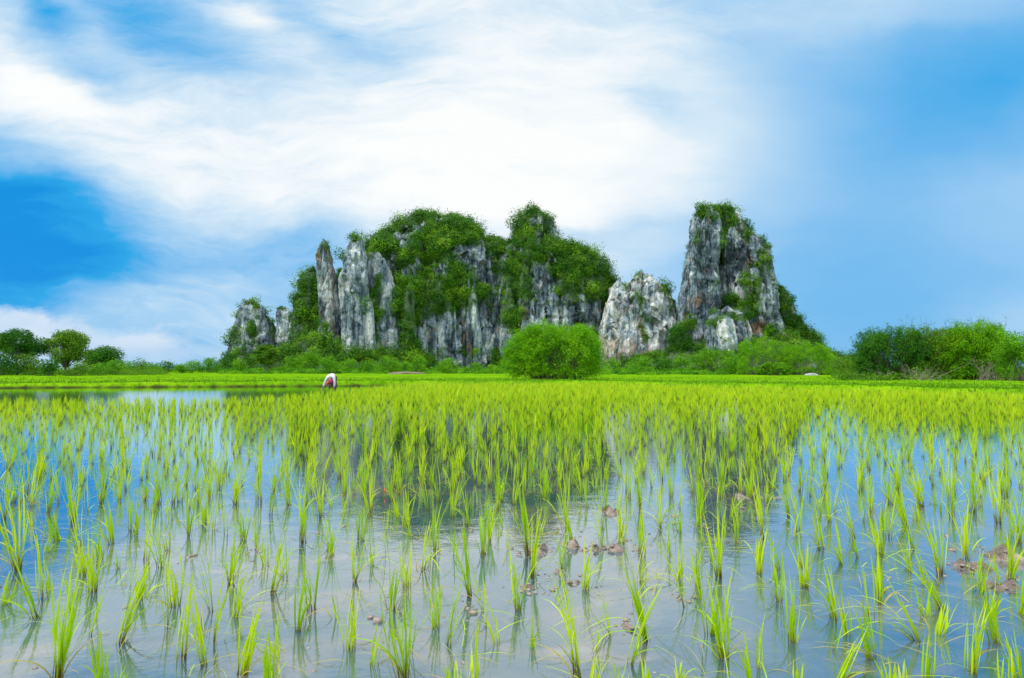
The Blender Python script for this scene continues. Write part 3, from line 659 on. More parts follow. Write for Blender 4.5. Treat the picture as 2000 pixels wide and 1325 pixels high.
def shrub(label, px, py, w_px, h_px, Y, mat='mid', style='round', name='shrub', seed=1, dens=1.0, z=None, group=None, cat='shrub'):
    """px = centre, py = foot line, sizes in photograph pixels, Y = real distance"""
    rng = np.random.default_rng(seed)
    mpp = Y / F; w, h = w_px * mpp, h_px * mpp
    x = (px - 1000) * mpp
    if z is None: z = gz(x, Y) - 0.03
    root = empty(name, (x, Y, z)); tag(root, label, cat, group)
    leaf = (0.0011 * Y + 0.05) * 1.25
    n = int(np.clip(6.5 * (w * h) / (leaf * leaf) * dens, 900, 42000))
    st = Acc()
    if style == 'feather':
        nc = int(60 + 8 * w * h)
        az = rng.uniform(0, 2 * math.pi, nc); out = rng.uniform(0.05, 1.0, nc) ** 0.7
        P, D, T = [], [], []
        per = max(8, n // nc)
        for k in range(nc):
            o = out[k]; hh = h * (0.62 + 0.42 * math.sqrt(max(0, 1 - (o * 0.92) ** 2))) * rng.uniform(0.80, 1.03)
            reach = o * w / 2 * rng.uniform(0.8, 1.05)
            s = rng.uniform(0.30, 1.0, per) ** 0.9
            r = reach * (0.25 * s + 0.75 * s ** 1.6) ; zz = hh * (1.55 * s - 0.55 * s ** 2.6 - 0.0) * (1 - 0.32 * o * s ** 3)
            zz = zz * 0.98 - (s > .8) * (s - .8) * h * 0.35 * o
            jit = rng.normal(size=(per, 3)) * (0.045 * h)
            p = np.stack([math.cos(az[k]) * r, math.sin(az[k]) * r * 0.85, zz], 1) + jit
            d = np.stack([np.full(per, math.cos(az[k]) * 0.8), np.full(per, math.sin(az[k]) * 0.8), 0.9 - 1.7 * s], 1) + rng.normal(size=(per, 3)) * 0.45
            P.append(p); D.append(d); T.append(0.4 * rng.uniform() + 0.35 * rng.uniform(size=per) + 0.25 * s)
            if k % 4 == 0:
                ss = np.linspace(0, 0.8, 6); rr = reach * (0.25 * ss + 0.75 * ss ** 1.6)
                zz2 = hh * (1.55 * ss - 0.55 * ss ** 2.6) * (1 - 0.32 * o * ss ** 3)
                st.add(*tube(np.stack([math.cos(az[k]) * rr + rng.normal() * .1, math.sin(az[k]) * rr * .85, zz2], 1), np.linspace(0.02, 0.006, 6) * (0.6 + 0.15 * h), 4))
        P = np.concatenate(P); D = np.concatenate(D); T = np.concatenate(T)
        # skirt of leaves near the ground
        m = n // 5; a2 = rng.uniform(0, 2 * math.pi, m); r2 = w / 2 * rng.uniform(0.72, 0.97, m)
        P2 = np.stack([np.cos(a2) * r2, np.sin(a2) * r2 * .85, h * rng.uniform(0.06, 0.55, m)], 1) + rng.normal(size=(m, 3)) * 0.03 * h
        keep = rng.uniform(size=m) < sstep(-0.2, 0.35, P2[:, 2] / h - 0.05 + 0.25 * np.sin(a2 * 7))
        P = np.vstack([P, P2[keep]]); D = np.vstack([D, rng.normal(size=(keep.sum(), 3)) - [0, 0, .6]]); T = np.concatenate([T, rng.uniform(0, 0.6, keep.sum())])
        P[:, 2] = np.maximum(P[:, 2], 0.03)
        ac = Acc(); ac.add(*leaf_quads(P, leaf * 1.5, 3.4, rng, D, T)); ac.build('foliage', MAT[mat], root)
    else:
        nb = int(np.clip(8 + w * h * 0.9, 10, 34))
        P, T, C, dn = crown_points(rng, w, h, w * 0.85, n, nb)
        ac = Acc(); ac.add(*leaf_quads(P, leaf * 1.15, 1.6, rng, None, T, 0, dn)); ac.build('foliage', MAT[mat], root)
        for c in C[:10]:
            s = np.linspace(0, 1, 5)[:, None]
            pth = np.array([c[0] * .15, c[1] * .15, 0]) * (1 - s) + c * s + s * (1 - s) * rng.normal(size=3) * 0.15 * h
            st.add(*tube(pth, np.linspace(0.035, 0.008, 5) * (0.6 + h * .15), 5))
    st.build('stem', MAT['bark'], root)
    return root

def tree(label, px, py, w_px, h_px, Y, mat='mid', seed=1, lift=0.35, nb=26, flat=False, dens=1.0, trunk_r=0.16, lean=0.0, leaf_f=1.35):
    rng = np.random.default_rng(seed)
    mpp = Y / F; w, h = w_px * mpp, h_px * mpp; x = (px - 1000) * mpp; z = gz(x, Y) - 0.05
    root = empty('tree', (x, Y, z)); tag(root, label, 'tree')
    lf = (0.0011 * Y + 0.05) * leaf_f
    n = int(np.clip(9.0 * w * h * (1 - lift) / (lf * lf) * dens, 3000, 42000))
    P, T, C, dn = crown_points(rng, w, h, w * 0.9, n, nb + 10, lift * h)
    ac = Acc(); ac.add(*leaf_quads(P, lf * 1.2, 1.7, rng, None, T, 0.2, dn)); ac.build('crown', MAT[mat], root)
    st = Acc(); s = np.linspace(0, 1, 7)[:, None]
    fork = np.array([lean * h * .3, 0, h * lift * 0.75])
    pth = fork * s + np.concatenate([np.sin(s * 5) * 0.06 * h * .3, 0 * s, 0 * s], 1)
    st.add(*tube(pth, trunk_r * np.linspace(1.25, 0.75, 7), 8))
    for c in C:
        mid = (pth[-1] + c) / 2 + rng.normal(size=3) * 0.04 * h + np.array([0, 0, -0.04 * h])
        q = (1 - s) ** 2 * pth[-1] + 2 * s * (1 - s) * mid + s ** 2 * c
        st.add(*tube(q, trunk_r * np.linspace(0.5, 0.10, 7), 5))
    st.build('trunk', MAT['bark'], root)
    return root

# bushes of many arching sprays; the big round one stands alone in front of the hill
def dome_bush(name, label, cat, px, Y, w_px, h_px, mat, seed, nc=620, per=62, leaf=0.22, z=None, rag=1.0):
    rng = np.random.default_rng(seed)
    mpp = Y / F; x = (px - 1000) * mpp
    if z is None: z = gz(x, Y) - 0.03
    root = empty(name, (x, Y, z)); tag(root, label, cat)
    w, h = w_px * mpp, h_px * mpp
    st = Acc(); P, D, T = [], [], []
    ph = rng.uniform(0, 6.28, 4)
    for k in range(nc):
        az = rng.uniform(0, 2 * math.pi); el = math.asin(rng.uniform(-0.36, 1.0))
        # a spray ends on a lumpy dome and hangs over at its tip
        lump = 1 + rag * (0.07 * math.sin(3 * az + ph[0]) * math.cos(2 * el) + 0.05 * math.sin(7 * az + ph[1]) * math.sin(4 * el + ph[2]) + 0.05 * rng.normal())
        hx = max(1e-3, math.cos(el)) ** 0.62 if el > 0 else 1 - 0.35 * abs(el)
        tip = np.array([math.cos(az) * hx * w / 2 * lump, math.sin(az) * hx * w * 0.42 * lump, h * (0.34 + 0.66 * math.copysign(abs(math.sin(el)) ** 0.9, math.sin(el)) * lump)])
        tip[2] = max(tip[2], 0.06 * h)
        b = np.array([tip[0] * 0.45 + rng.normal() * .05 * h, tip[1] * 0.45 + rng.normal() * .05 * h, 0.0])
        mid = np.array([tip[0] * 0.8, tip[1] * 0.8, max(tip[2] * 1.02, 0.2 * h) + 0.05 * h])
        s = np.linspace(0, 1, 9)[:, None]
        q = (1 - s) ** 2 * b + 2 * s * (1 - s) * mid + s ** 2 * tip
        if k % 3 == 0: st.add(*tube(q, np.linspace(0.005 * h, 0.001 * h, 9), 4))
        u = rng.uniform(0.30, 1.03, per)[:, None] ** 0.7
        p = (1 - u) ** 2 * b + 2 * u * (1 - u) * mid + u ** 2 * tip
        d0 = 2 * (1 - u) * (mid - b) + 2 * u * (tip - mid); d0 /= np.linalg.norm(d0, axis=1, keepdims=True)
        p = p + rng.normal(size=(per, 3)) * 0.034 * h - np.array([0, 0, 1]) * (u ** 3) * 0.02 * h
        P.append(p); D.append(d0 + rng.normal(size=(per, 3)) * 0.5 - [0, 0, .35]); T.append(0.5 * rng.uniform() + 0.3 * rng.uniform(size=per) + 0.2 * u[:, 0])
    P = np.concatenate(P); D = np.concatenate(D); T = np.concatenate(T); P[:, 2] = np.maximum(P[:, 2], 0.05)
    ac = Acc(); ac.add(*leaf_quads(P, leaf, 3.6, rng, D, T)); ac.build('foliage', MAT[mat], root)
    st.build('stem', MAT['bark'], root)
    return root
dome_bush('bush', 'huge round feathery bright green bush standing alone in the middle of the plain', 'bush', 1086, 56.0, 186, 104, 'bamboo', 77, 1150, 78, 0.20, rag=1.3)

# trees and shrubs on the left, about 90 m away
tree('wide flat-topped dark tree at the left edge', 34, 731, 104, 92, 92, 'dark', 11, 0.45, 24, dens=1.5)
tree('tall round olive-green tree, second from the left edge', 130, 730, 92, 91, 96, 'olive', 12, 0.22, 34, dens=1.5, trunk_r=0.2)
tree('dark low tree right of the round olive-green one', 206, 728, 62, 56, 110, 'dark', 13, 0.25, 20, dens=1.5)
tree('small distant tree just behind the dark low one', 182, 726, 40, 46, 120, 'olive', 14, 0.35, 12)
L = [
    (5, 731, 70, 58, 88, 'dark', 'dark bush below the flat-topped tree at the left edge'),
    (60, 731, 60, 42, 90, 'olive', 'reddish-green bush between the two tallest left trees'),
    (98, 731, 44, 34, 86, 'dark', 'dark low bush at the foot of the round olive tree'),
    (150, 731, 60, 28, 88, 'olive', 'pale olive bush under the round olive tree'),
    (196, 731, 54, 24, 92, 'mid', 'low bush in front of the dark low tree'),
    (236, 729, 56, 34, 100, 'mid', 'loose bush right of the dark low tree'),
    (268, 727, 46, 28, 112, 'olive', 'olive bush where the left tree line gets lower'),
    (300, 725, 40, 20, 130, 'mid', 'small bush in the low gap of the left tree line'),
    (328, 724, 34, 24, 150, 'dark', 'dark rounded bush on the far low tree line'),
    (376, 724, 46, 26, 150, 'mid', 'round green bush left of the small outlying hill'),
    (412, 724, 46, 30, 152, 'mid', 'leafy bush touching the foot of the small hill'),
    (352, 724, 30, 16, 140, 'bright', 'little bright bush in front of the far tree line'),
    (466, 725, 44, 28, 140, 'mid', 'dome-shaped bush left of the shaggy palm'),
    (446, 724, 40, 46, 160, 'dark', 'tall dark bush against the small outlying hill'),
    (570, 724, 50, 36, 150, 'bright', 'bright bush right of the shaggy palm'),
    (606, 724, 52, 44, 152, 'mid', 'tall bush below the orange-stained spire'),
    (642, 726, 50, 32, 128, 'mid', 'round bush directly behind the bending farmer'),
    (684, 724, 46, 28, 145, 'bright', 'bright low bush below the fluted grey pillar'),
    (720, 724, 40, 26, 146, 'mid', 'low bush at the foot of the thin white pillar'),
    (758, 724, 56, 37, 132, 'bright', 'round bright bush at the foot of the big cliff'),
    (818, 724, 46, 36, 126, 'mid', 'darker round bush on a bare earth mound'),
    (875, 724, 60, 28, 138, 'bright', 'wide low bush below the streaked cliff'),
    (925, 724, 50, 20, 140, 'mid', 'flat low bush left of the huge round one'),
    (790, 724, 40, 24, 142, 'mid', 'small bush between the two round ones'),
    (965, 724, 40, 16, 132, 'bright', 'smallest bush beside the huge round one'),
    (1195, 726, 46, 30, 130, 'bright', 'bright bush just right of the huge round one'),
    (1248, 729, 62, 38, 112, 'mid', 'rounded bush in front of the pale crag'),
    (1292, 728, 50, 34, 122, 'dark', 'darker bush right of the one before the pale crag'),
    (1330, 726, 52, 38, 130, 'mid', 'bush below the foot of the tower on the left'),
]
for i, (px, py, w, h, Y, mt, lb) in enumerate(L):
    shrub(lb, px, py, w, h, Y, mt, 'round', 'shrub', 100 + i, dens=0.8)
# bushes on the slope below the tower
S = [
    (1325, 668, 62, 62, 168, 'dark', 'round', 'dark bush tucked against the left foot of the tower'),
    (1395, 726, 84, 52, 118, 'mid', 'feather', 'mid-green bush below the white outcrop of the tower'),
    (1490, 730, 104, 74, 104, 'bamboo', 'feather', 'large arching feathery bush below the tower'),
    (1575, 730, 96, 62, 102, 'bamboo', 'feather', 'second arching feathery bush, at the slope foot right of the tower'),
    (1442, 729, 60, 36, 110, 'mid', 'round', 'low bush between the feathery ones and the tower slope'),
    (1620, 729, 50, 36, 110, 'olive', 'round', 'thin olive bush at the right end of the slope'),
    (1510, 732, 56, 24, 96, 'mid', 'feather', 'low spreading bush in front of the feathery ones'),
    (1655, 734, 60, 40, 80, 'olive', 'round', 'olive scrub bush left of the right-hand thicket'),
]
for i, (px, py, w, h, Y, mt, stl, lb) in enumerate(S):
    zz = None
    if i == 0: zz = at(px, py + 25, Y)[2]
    if stl == 'feather': dome_bush('shrub', lb, 'shrub', px, Y, w, h * .96, mt, 200 + i, 300, 60, 0.0011 * Y * 1.7 + .06, rag=1.8); continue
    shrub(lb, px, py, w, h, Y, mt, stl, 'shrub', 200 + i, dens=0.85, z=zz)
# thicket on the right, about 50 m away
R_ = [
    (1745, 741, 128, 98, 56, 'dark', 'feather', 'dark arching bush at the left end of the right-hand thicket'),
    (1845, 742, 124, 98, 55, 'olive', 'feather', 'olive feathery bush in the middle of the right-hand thicket'),
    (1905, 742, 104, 110, 53, 'bamboo', 'feather', 'tallest bright bush of the right-hand thicket'),
    (1990, 745, 96, 102, 47, 'bright', 'round', 'glossy bright bush at the right edge'),
    (1700, 739, 50, 50, 60, 'olive', 'round', 'small twiggy bush before the right-hand thicket'),
    (1800, 741, 60, 42, 54, 'mid', 'round', 'low bush at the foot of the thicket near dead branches'),
]
for i, (px, py, w, h, Y, mt, stl, lb) in enumerate(R_):
    if stl == 'feather': dome_bush('shrub', lb, 'shrub', px, Y, w * 1.12, h * .96, mt, 300 + i, 760, 70, 0.19, rag=1.6); continue
    shrub(lb, px, py, w, h, Y, mt, stl, 'shrub', 300 + i, dens=1.1)

# wispy shoots above the thicket: part of the air above, each bare and thin
def twiggy(label, px0, px1, py_low, hmin, hmax, Y, n, seed, zlow=0.0, name='dead_branch', spread=0.5, rad=0.012, mat='twig', leafy=False):
    rng = np.random.default_rng(seed); mpp = Y / F
    cx = ((px0 + px1) / 2 - 1000) * mpp; z = gz(cx, Y)
    root = Acc()
    for k in range(n):
        x = (rng.uniform(px0, px1) - 1000) * mpp - cx; h = rng.uniform(hmin, hmax) * mpp
        lean = rng.normal(size=2) * spread; s = np.linspace(0, 1, 6)[:, None]
        p = np.array([x, rng.normal() * 0.5, zlow]) + s * np.array([lean[0] * h, lean[1] * h * .5, h]) + np.sin(s * 4 + rng.uniform(0, 6)) * np.array([0.06, 0.02, 0]) * h
        root.add(*tube(p, np.linspace(rad, rad * 0.3, 6), 4))
        for b in range(4):
            i = rng.integers(1, 5); dd = rng.normal(size=3); dd[2] = abs(dd[2]); dd /= np.linalg.norm(dd)
            q = p[i] + np.linspace(0, 1, 3)[:, None] * dd * h * 0.3
            root.add(*tube(q, [rad * .5, rad * .35, rad * .15], 3))
            if leafy:
                m = 5; pp = p[i] + rng.uniform(0, 1, (m, 1)) * dd * h * .3 + rng.normal(size=(m, 3)) * .03
                root.add(*leaf_quads(pp, 0.07, 2, rng))
    o = root.build(name, MAT[mat]); o.location = (cx, Y, z)
    tag(o, label, 'branches' if not leafy else 'plant')
    return o
twiggy('thin wispy shoots rising above the right-hand thicket', 1755, 1960, 0, 20, 44, 54, 46, 401, 4.2, 'climbing_plant', 0.35, 0.011, 'olive', True)
twiggy('thin wispy shoots leaning out left of the right-hand thicket', 1688, 1740, 0, 16, 38, 57, 16, 402, 2.6, 'climbing_plant', 0.5, 0.011, 'olive', True)
twiggy('grey dead branches tangled at the foot of the thicket', 1770, 1830, 0, 12, 34, 50, 30, 403, 0.0, 'dead_branch', 0.9, 0.02)
twiggy('pale dead branches near the right edge of the thicket', 1910, 1965, 0, 14, 46, 48, 26, 404, 0.0, 'dead_branch', 0.8, 0.02)
twiggy('long bare branch leaning low left of the thicket', 1700, 1745, 0, 10, 22, 54, 12, 405, 0.2, 'dead_branch', 1.6, 0.022)

# shaggy palm
def palm():
    rng = np.random.default_rng(9); Y = 140.0; mpp = Y / F; x = (521 - 1000) * mpp; z = gz(x, Y)
    root = empty('palm_tree', (x, Y, z)); tag(root, 'shaggy grey-green palm with a round head in front of the small hill', 'palm tree')
    st = Acc(); H = 24 * mpp
    st.add(*tube([[0, 0, 0], [0.1, 0, H * .5], [0.0, 0, H]], [0.42, 0.34, 0.3], 8)); st.build('trunk', MAT['bark'], root)
    P, D, T = [], [], []
    for k in range(110):
        d = rng.normal(size=3); d /= np.linalg.norm(d); d[2] = d[2] * .9 + .12; Lf = 25 * mpp * rng.uniform(.75, 1.1)
        c = np.array([0, 0, H + 1.2])
        for a in np.linspace(-0.9, 0.9, 12):
            side = np.cross(d, [0.1, 0.2, 1.0]); side /= np.linalg.norm(side)
            e = d * math.cos(a) + side * math.sin(a)
            P.append(c + d * Lf * .6 + e * Lf * .22); D.append(e); T.append(rng.uniform(0.1, 0.9))
    ac = Acc(); ac.add(*leaf_quads(np.array(P), 1.5, 6, rng, np.array(D), np.array(T))); ac.build('crown', MAT['olive'], root)
palm()

# low scrub and a far tree line, too many to count
def scrub_band(label, pts, seed, mat, n, leaf):
    rng = np.random.default_rng(seed); ac = Acc()
    for (px0, px1, Y0, Y1, hm, k) in pts:
        Y = rng.uniform(Y0, Y1, k); x = (rng.uniform(px0, px1, k) - 1000) * Y / F
        R = rng.uniform(0.4, 1.0, k) * hm
        z = ground_z(x, Y)[0]
        idx = np.repeat(np.arange(k), n); m = len(idx)
        d = rng.normal(size=(m, 3)); d /= np.linalg.norm(d, axis=1, keepdims=True); d[:, 2] = np.abs(d[:, 2])
        P = np.stack([x, Y, z], 1)[idx] + d * (R[idx] * rng.uniform(.5, 1.05, m))[:, None] * np.array([1.5, 1.2, 1.0])
        bt = rng.uniform(size=k)
        ac.add(*leaf_quads(P, leaf, 1.6, rng, None, 0.7 * bt[idx] + 0.3 * rng.uniform(size=m), 0, d))
    o = ac.build('undergrowth', MAT[mat]); tag(o, label, 'undergrowth', kind='stuff')
scrub_band('low green scrub along the foot of the hills', [(430, 1000, 140, 166, 2.0, 230), (1170, 1660, 118, 165, 2.0, 260), (1000, 1180, 140, 170, 2.0, 60), (430, 980, 128, 140, 0.9, 90), (1180, 1640, 104, 120, 1.1, 110)], 501, 'mid', 120, 0.32)
scrub_band('distant line of trees on the left horizon', [(-150, 460, 190, 330, 5.2, 130), (1600, 2200, 200, 330, 4.0, 110)], 502, 'dark', 120, 0.55)
scrub_band('weedy undergrowth below the trees on both sides', [(-160, 320, 88, 120, 1.7, 190), (1640, 2150, 50, 64, 1.1, 150)], 503, 'olive', 130, 0.16)

# bare earth mound, pale stone
def lump(name, label, cat, px, py, Y, rx, ry, rz, mat, seed, z=None):
    rng = np.random.default_rng(seed); mpp = Y / F; x = (px - 1000) * mpp
    nu, nv = 28, 14
    u = np.linspace(0, 2 * math.pi, nu, endpoint=False); v = np.linspace(0.0, math.pi / 2 * 1.15, nv)
    Vv, Uu = np.meshgrid(v, u, indexing='ij')
    D = np.stack([np.cos(Uu) * np.sin(Vv), np.sin(Uu) * np.sin(Vv), np.cos(Vv)], -1)
    k = 1 + 0.22 * fbm(D[..., 0] * 2 + seed, D[..., 1] * 2, D[..., 2] * 2, seed, 4, 0.6)
    P = (D * k[..., None] * np.array([rx, ry, rz])).reshape(-1, 3)
    i = np.arange(nv - 1)[:, None] * nu; j = np.arange(nu)[None, :]; j2 = (j + 1) % nu
    q = np.stack([i + j, i + nu + j, i + nu + j2, i + j2], -1).reshape(-1, 4)
    o = mesh_np(name, P, q, mat, None, True); o.location = (x, Y, gz(x, Y) if z is None else z)
    tag(o, label, cat); return o
MAT['earth'] = plain_mat('bare_earth', (0.10, 0.075, 0.045), (0.22, 0.17, 0.11), 3, 0.95, None, 0.5)
MAT['stone'] = plain_mat('pale_stone', (0.16, 0.155, 0.15), (0.42, 0.41, 0.39), 2, 0.9, None, 0.5)
lump('earth_mound', 'bare brown earth mound under the darker round bush', 'mound', 795, 727, 123, 4.2, 1.4, 0.55, MAT['earth'], 601)
lump('rock', 'pale stone lying on the grass at the foot of the feathery bushes', 'rock', 1583, 733, 92, 1.1, 0.7, 0.36, MAT['stone'], 602)

# ------------------------------------------------------------------ bank grass
def grass_tufts():
    rng = np.random.default_rng(700)
    n = 90000
    Y = rng.uniform(22, 70, n) ; x = rng.uniform(-1.0, 1.0, n) * Y
    sd_ = basin_sd(x, Y)
    keep = (sd_ > 0.0) & (rng.uniform(size=n) < np.clip(1.3 * np.exp(-sd_ / 6), 0.1, 1))
    x, Y = x[keep], Y[keep]; z, sd2 = ground_z(x, Y); n = len(x)
    keep = z > 0.03; x, Y, z = x[keep], Y[keep], z[keep]; n = len(x)
    P = np.stack([x, Y, z], 1); D = rng.normal(size=(n, 3)) * 0.4 + [0, 0, 1]
    hh = rng.lognormal(-2.2, 0.35, n)
    P[:, 2] += hh * 0.4
    v, q, t = leaf_quads(P, 0.19, 3.2, rng, D, rng.uniform(size=n) * 0.6 + 0.4 * (fbm(x / 2.5, Y / 1.2, 0 * x, 71, 3) * .5 + .5))
    o = mesh_np('grass', v, q, MAT['bankgrass'], {'tint': t}); tag(o, 'short rough grass on the banks around the flooded field', 'grass', kind='stuff')
MAT['bankgrass'] = leaf_mat('bank_grass', (0.04, 0.12, 0.004), (0.12, 0.28, 0.005), (0.24, 0.40, 0.012), 0.5, 0.35)
grass_tufts()

# ------------------------------------------------------------------ rice
def blades(rng, base, H, azim, a0, bend, droop, wid, tint, nseg):
    """ribbons for many blades at once; all arguments are arrays over blades"""
    n = len(H); s = np.linspace(0, 1, nseg + 1)[None, :]
    r = H[:, None] * (a0[:, None] * s + bend[:, None] * s ** 2.2)
    z = H[:, None] * (s - droop[:, None] * s ** 3)
    wob = (rng.normal(size=(n, 1)) * 0.03) * np.sin(s * 3.0) * H[:, None]
    ca, sa = np.cos(azim)[:, None], np.sin(azim)[:, None]
    C = np.stack([base[:, 0:1] + ca * r - sa * wob, base[:, 1:2] + sa * r + ca * wob, base[:, 2:3] + z], -1)
    tw = rng.uniform(-1.2, 1.2, n)
    side = np.stack([-np.sin(azim + tw), np.cos(azim + tw), np.zeros(n)], 1)
    prof = np.interp(s[0], [0, 0.25, 0.55, 0.8, 0.93, 1], [0.55, 0.75, 1.0, 0.8, 0.45, 0.04])
    wv = side[:, None, :] * (wid[:, None] * prof[None])[..., None] * 0.5
    V = np.stack([C - wv, C + wv], 2).reshape(-1, 3)
    k = nseg + 1; b = (np.arange(n) * 2 * k)[:, None]; j = (np.arange(nseg) * 2)[None, :]
    Q = np.stack([b + j, b + j + 1, b + j + 3, b + j + 2], -1).reshape(-1, 4)
    along = np.repeat(np.broadcast_to(s, (n, k)).reshape(-1), 2)
    return V, Q, along, np.repeat(tint, 2 * k)

def plant_blades(rng, pos, Hs, nb, fan, lean_az, lean, wscale=1.0, nseg=6, dry=0.05):
    """pos (m,3), per-plant height, blade count, fan width, lean"""
    idx = np.repeat(np.arange(len(pos)), nb); n = len(idx)
    rr = rng.uniform(0, 0.022, n); aa = rng.uniform(0, 2 * math.pi, n)
    base = pos[idx] + np.stack([np.cos(aa) * rr, np.sin(aa) * rr, 0 * rr], 1)
    H = Hs[idx] * rng.uniform(0.50, 1.06, n)
    f = fan[idx]; az = rng.uniform(0, 2 * math.pi, n)
    ox = np.cos(az) * f * rng.uniform(0.1, 1, n) ; oy = np.sin(az) * f * rng.uniform(0.1, 1, n)
    ox += np.cos(lean_az[idx]) * lean[idx]; oy += np.sin(lean_az[idx]) * lean[idx]
    a0 = np.hypot(ox, oy); azim = np.arctan2(oy, ox)
    bend = rng.exponential(0.10, n) + (rng.uniform(size=n) < 0.10) * rng.uniform(0.3, 0.8, n)
    droop = np.clip(bend ** 2 * 0.9 + (bend > .3) * rng.uniform(0, .35, n), 0, 0.85)
    wid = rng.uniform(0.0048, 0.0092, n) * wscale
    pt = rng.uniform(0.1, 0.75, len(pos))
    tint = np.clip(pt[idx] + rng.uniform(-0.25, 0.2, n), 0, 0.9)
    isdry = rng.uniform(size=n) < dry
    tint = np.where(isdry, 1.0, tint)
    bend = np.where(isdry, bend + 0.5, bend); droop = np.where(isdry, np.clip(droop + .4, 0, .95), droop)
    H = np.where(isdry, H * .7, H)
    return blades(rng, base, H, azim, a0, bend, droop, wid, tint, nseg)

# nearest plants: foot and top traced from the photograph (px, py of the foot, height in px, fan 0-3, lean left-/right+)
NEAR = [
 (111,1327,238,3,.0),(231,1256,165,1,.14),(353,1285,212,1,.04),(342,1185,118,1,-.04),(198,1348,120,1,-.02),(232,1352,62,1,.02),(79,1208,135,1,-.30),(38,1115,200,3,-.08),(144,1022,112,2,0),
 (165,1124,96,2,-.08),(183,1157,130,2,-.06),(196,1092,80,2,-.10),(221,1063,92,2,-.12),(257,1038,112,1,0),(266,1044,60,1,0),(271,1171,70,3,.05),(317,1108,112,1,-.05),(330,1076,80,1,-.04),
 (369,1047,112,1,.0),(398,1025,70,2,0),(449,1140,110,3,.05),(459,1205,110,1,.05),(470,1317,160,2,.10),(478,1054,76,2,0),(519,1105,80,1,-.02),(526,1006,106,1,.05),(527,1160,126,2,.15),
 (525,1348,140,1,-.02),(582,1233,125,1,.03),(567,987,80,2,-.1),(590,1060,150,1,0),(117,1057,60,3,-.2),(410,977,70,2,-.05),(612,1190,130,1,.0),(645,1086,90,2,0),(690,1138,110,2,.02),(684,1268,120,2,.02),
 (700,1052,80,1,0),(625,1010,100,2,0),(8,1180,90,1,.1),(8,1015,90,2,0),(60,990,90,1,0),(95,1000,80,2,0),
 (790,1322,190,3,-.05),(852,1227,110,1,-.02),(767,1192,130,1,.02),(795,1147,100,1,.0),(825,1112,100,1,.03),(849,1080,120,1,.0),(918,1166,162,1,-.06),(944,1084,100,2,-.02),(955,1054,80,1,0),
 (973,996,98,1,0),(1016,1192,122,1,-.02),(1040,1128,150,1,.05),(1032,1086,176,1,-.05),(973,1259,118,0,-.06),(1040,1266,40,0,0),(1067,964,66,1,0),(1106,1038,140,2,0),(1123,1064,90,1,-.12),(1144,1153,104,1,.02),
 (1130,1325,245,2,-.08),(1181,1000,100,2,0),(1213,1044,98,2,.0),(1252,993,110,1,0),(1290,1035,110,1,0),(1252,1082,110,1,0),(1268,1256,170,1,-.14),(1268,1345,60,1,0),(726,1105,60,1,0),(724,1000,92,1,0),
 (706,1054,70,1,.05),(793,1028,80,2,0),(883,1012,96,2,.02),(777,1012,50,2,-.1),(925,1352,140,1,.0),(880,1355,60,1,0),(900,1356,70,1,.0),(1155,1352,80,2,.1),(1210,1352,40,2,0),
 (1328,1130,70,1,0),(1362,1146,90,2,0),(1405,1128,140,2,.0),(1388,1240,120,2,.05),(1370,1010,90,2,0),(1440,1062,110,1,0),(1330,1040,60,1,0),
 (1522,1176,122,2,.0),(1631,1208,115,1,-.08),(1413,1285,170,3,.0),(1546,1253,140,1,.02),(1493,1054,136,1,-.05),(1604,1073,92,1,-.08),(1645,1102,90,1,-.10),(1668,1051,110,1,-.10),(1721,1086,98,1,-.06),(1788,1073,110,1,-.22),
 (1849,1192,140,1,-.32),(1839,1121,130,2,-.05),(1889,1096,136,2,.0),(1908,1157,90,3,.12),(1945,1256,138,1,-.06),(1977,1131,106,1,.03),(1801,1253,150,1,-.34),(1705,1285,130,2,-.10),(1810,1328,104,1,.06),
 (1895,1314,140,1,.05),(1625,1330,110,2,.40),(1469,1344,130,1,-.08),(1554,1350,60,1,0),(1737,1352,76,1,0),(1762,1354,66,1,0),(1964,1350,84,1,0),(1716,1153,100,1,.02),(1570,1147,90,2,.0),(1557,1038,88,1,0),(1541,1009,80,1,-.05),
 (1621,1019,76,1,-.03),(1769,1022,90,1,-.1),(1801,990,96,1,-.1),(1950,1022,120,1,.02),(1860,1010,110,1,0),(1900,1000,100,2,0),(1700,1000,80,1,0),(1740,985,80,1,0),(1990,1060,120,2,0),(1995,1200,90,2,.05),(1995,1330,110,2,-.1),(1930,1210,60,2,.1),
 (1830,1240,70,1,.1),(310,985,80,2,0),(460,985,76,2,0),(350,980,70,1,.0),(195,985,80,2,0),(1480,1120,100,1,.02),(1330,1330,40,2,0),
]
protos = {}
def fan_v(k): return {0: 0.03, 1: 0.055, 2: 0.11, 3: 0.19}[k]
def seedling(name_seed, H, nb, fan, lean, laz=0.0):
    rng = np.random.default_rng(name_seed)
    z0 = -0.06
    V, Q, al, ti = plant_blades(rng, np.array([[0, 0, z0]]), np.array([H - z0]), np.array([nb]), np.array([fan]), np.array([laz]), np.array([lean]), 1.0, 8, 0.11)
    return mesh_np('rice_seedling', V, Q, MAT['rice'], {'along': al, 'tint': ti})
FANW = {0: 'thin sprout', 1: 'slender upright', 2: 'loosely fanned', 3: 'broad spreading'}
rngp = np.random.default_rng(5)
placed = []; near_objs = []
ORD = 'leftmost second third fourth fifth sixth seventh eighth ninth tenth eleventh twelfth thirteenth fourteenth fifteenth sixteenth seventeenth eighteenth nineteenth twentieth'.split() + ['next'] * 20
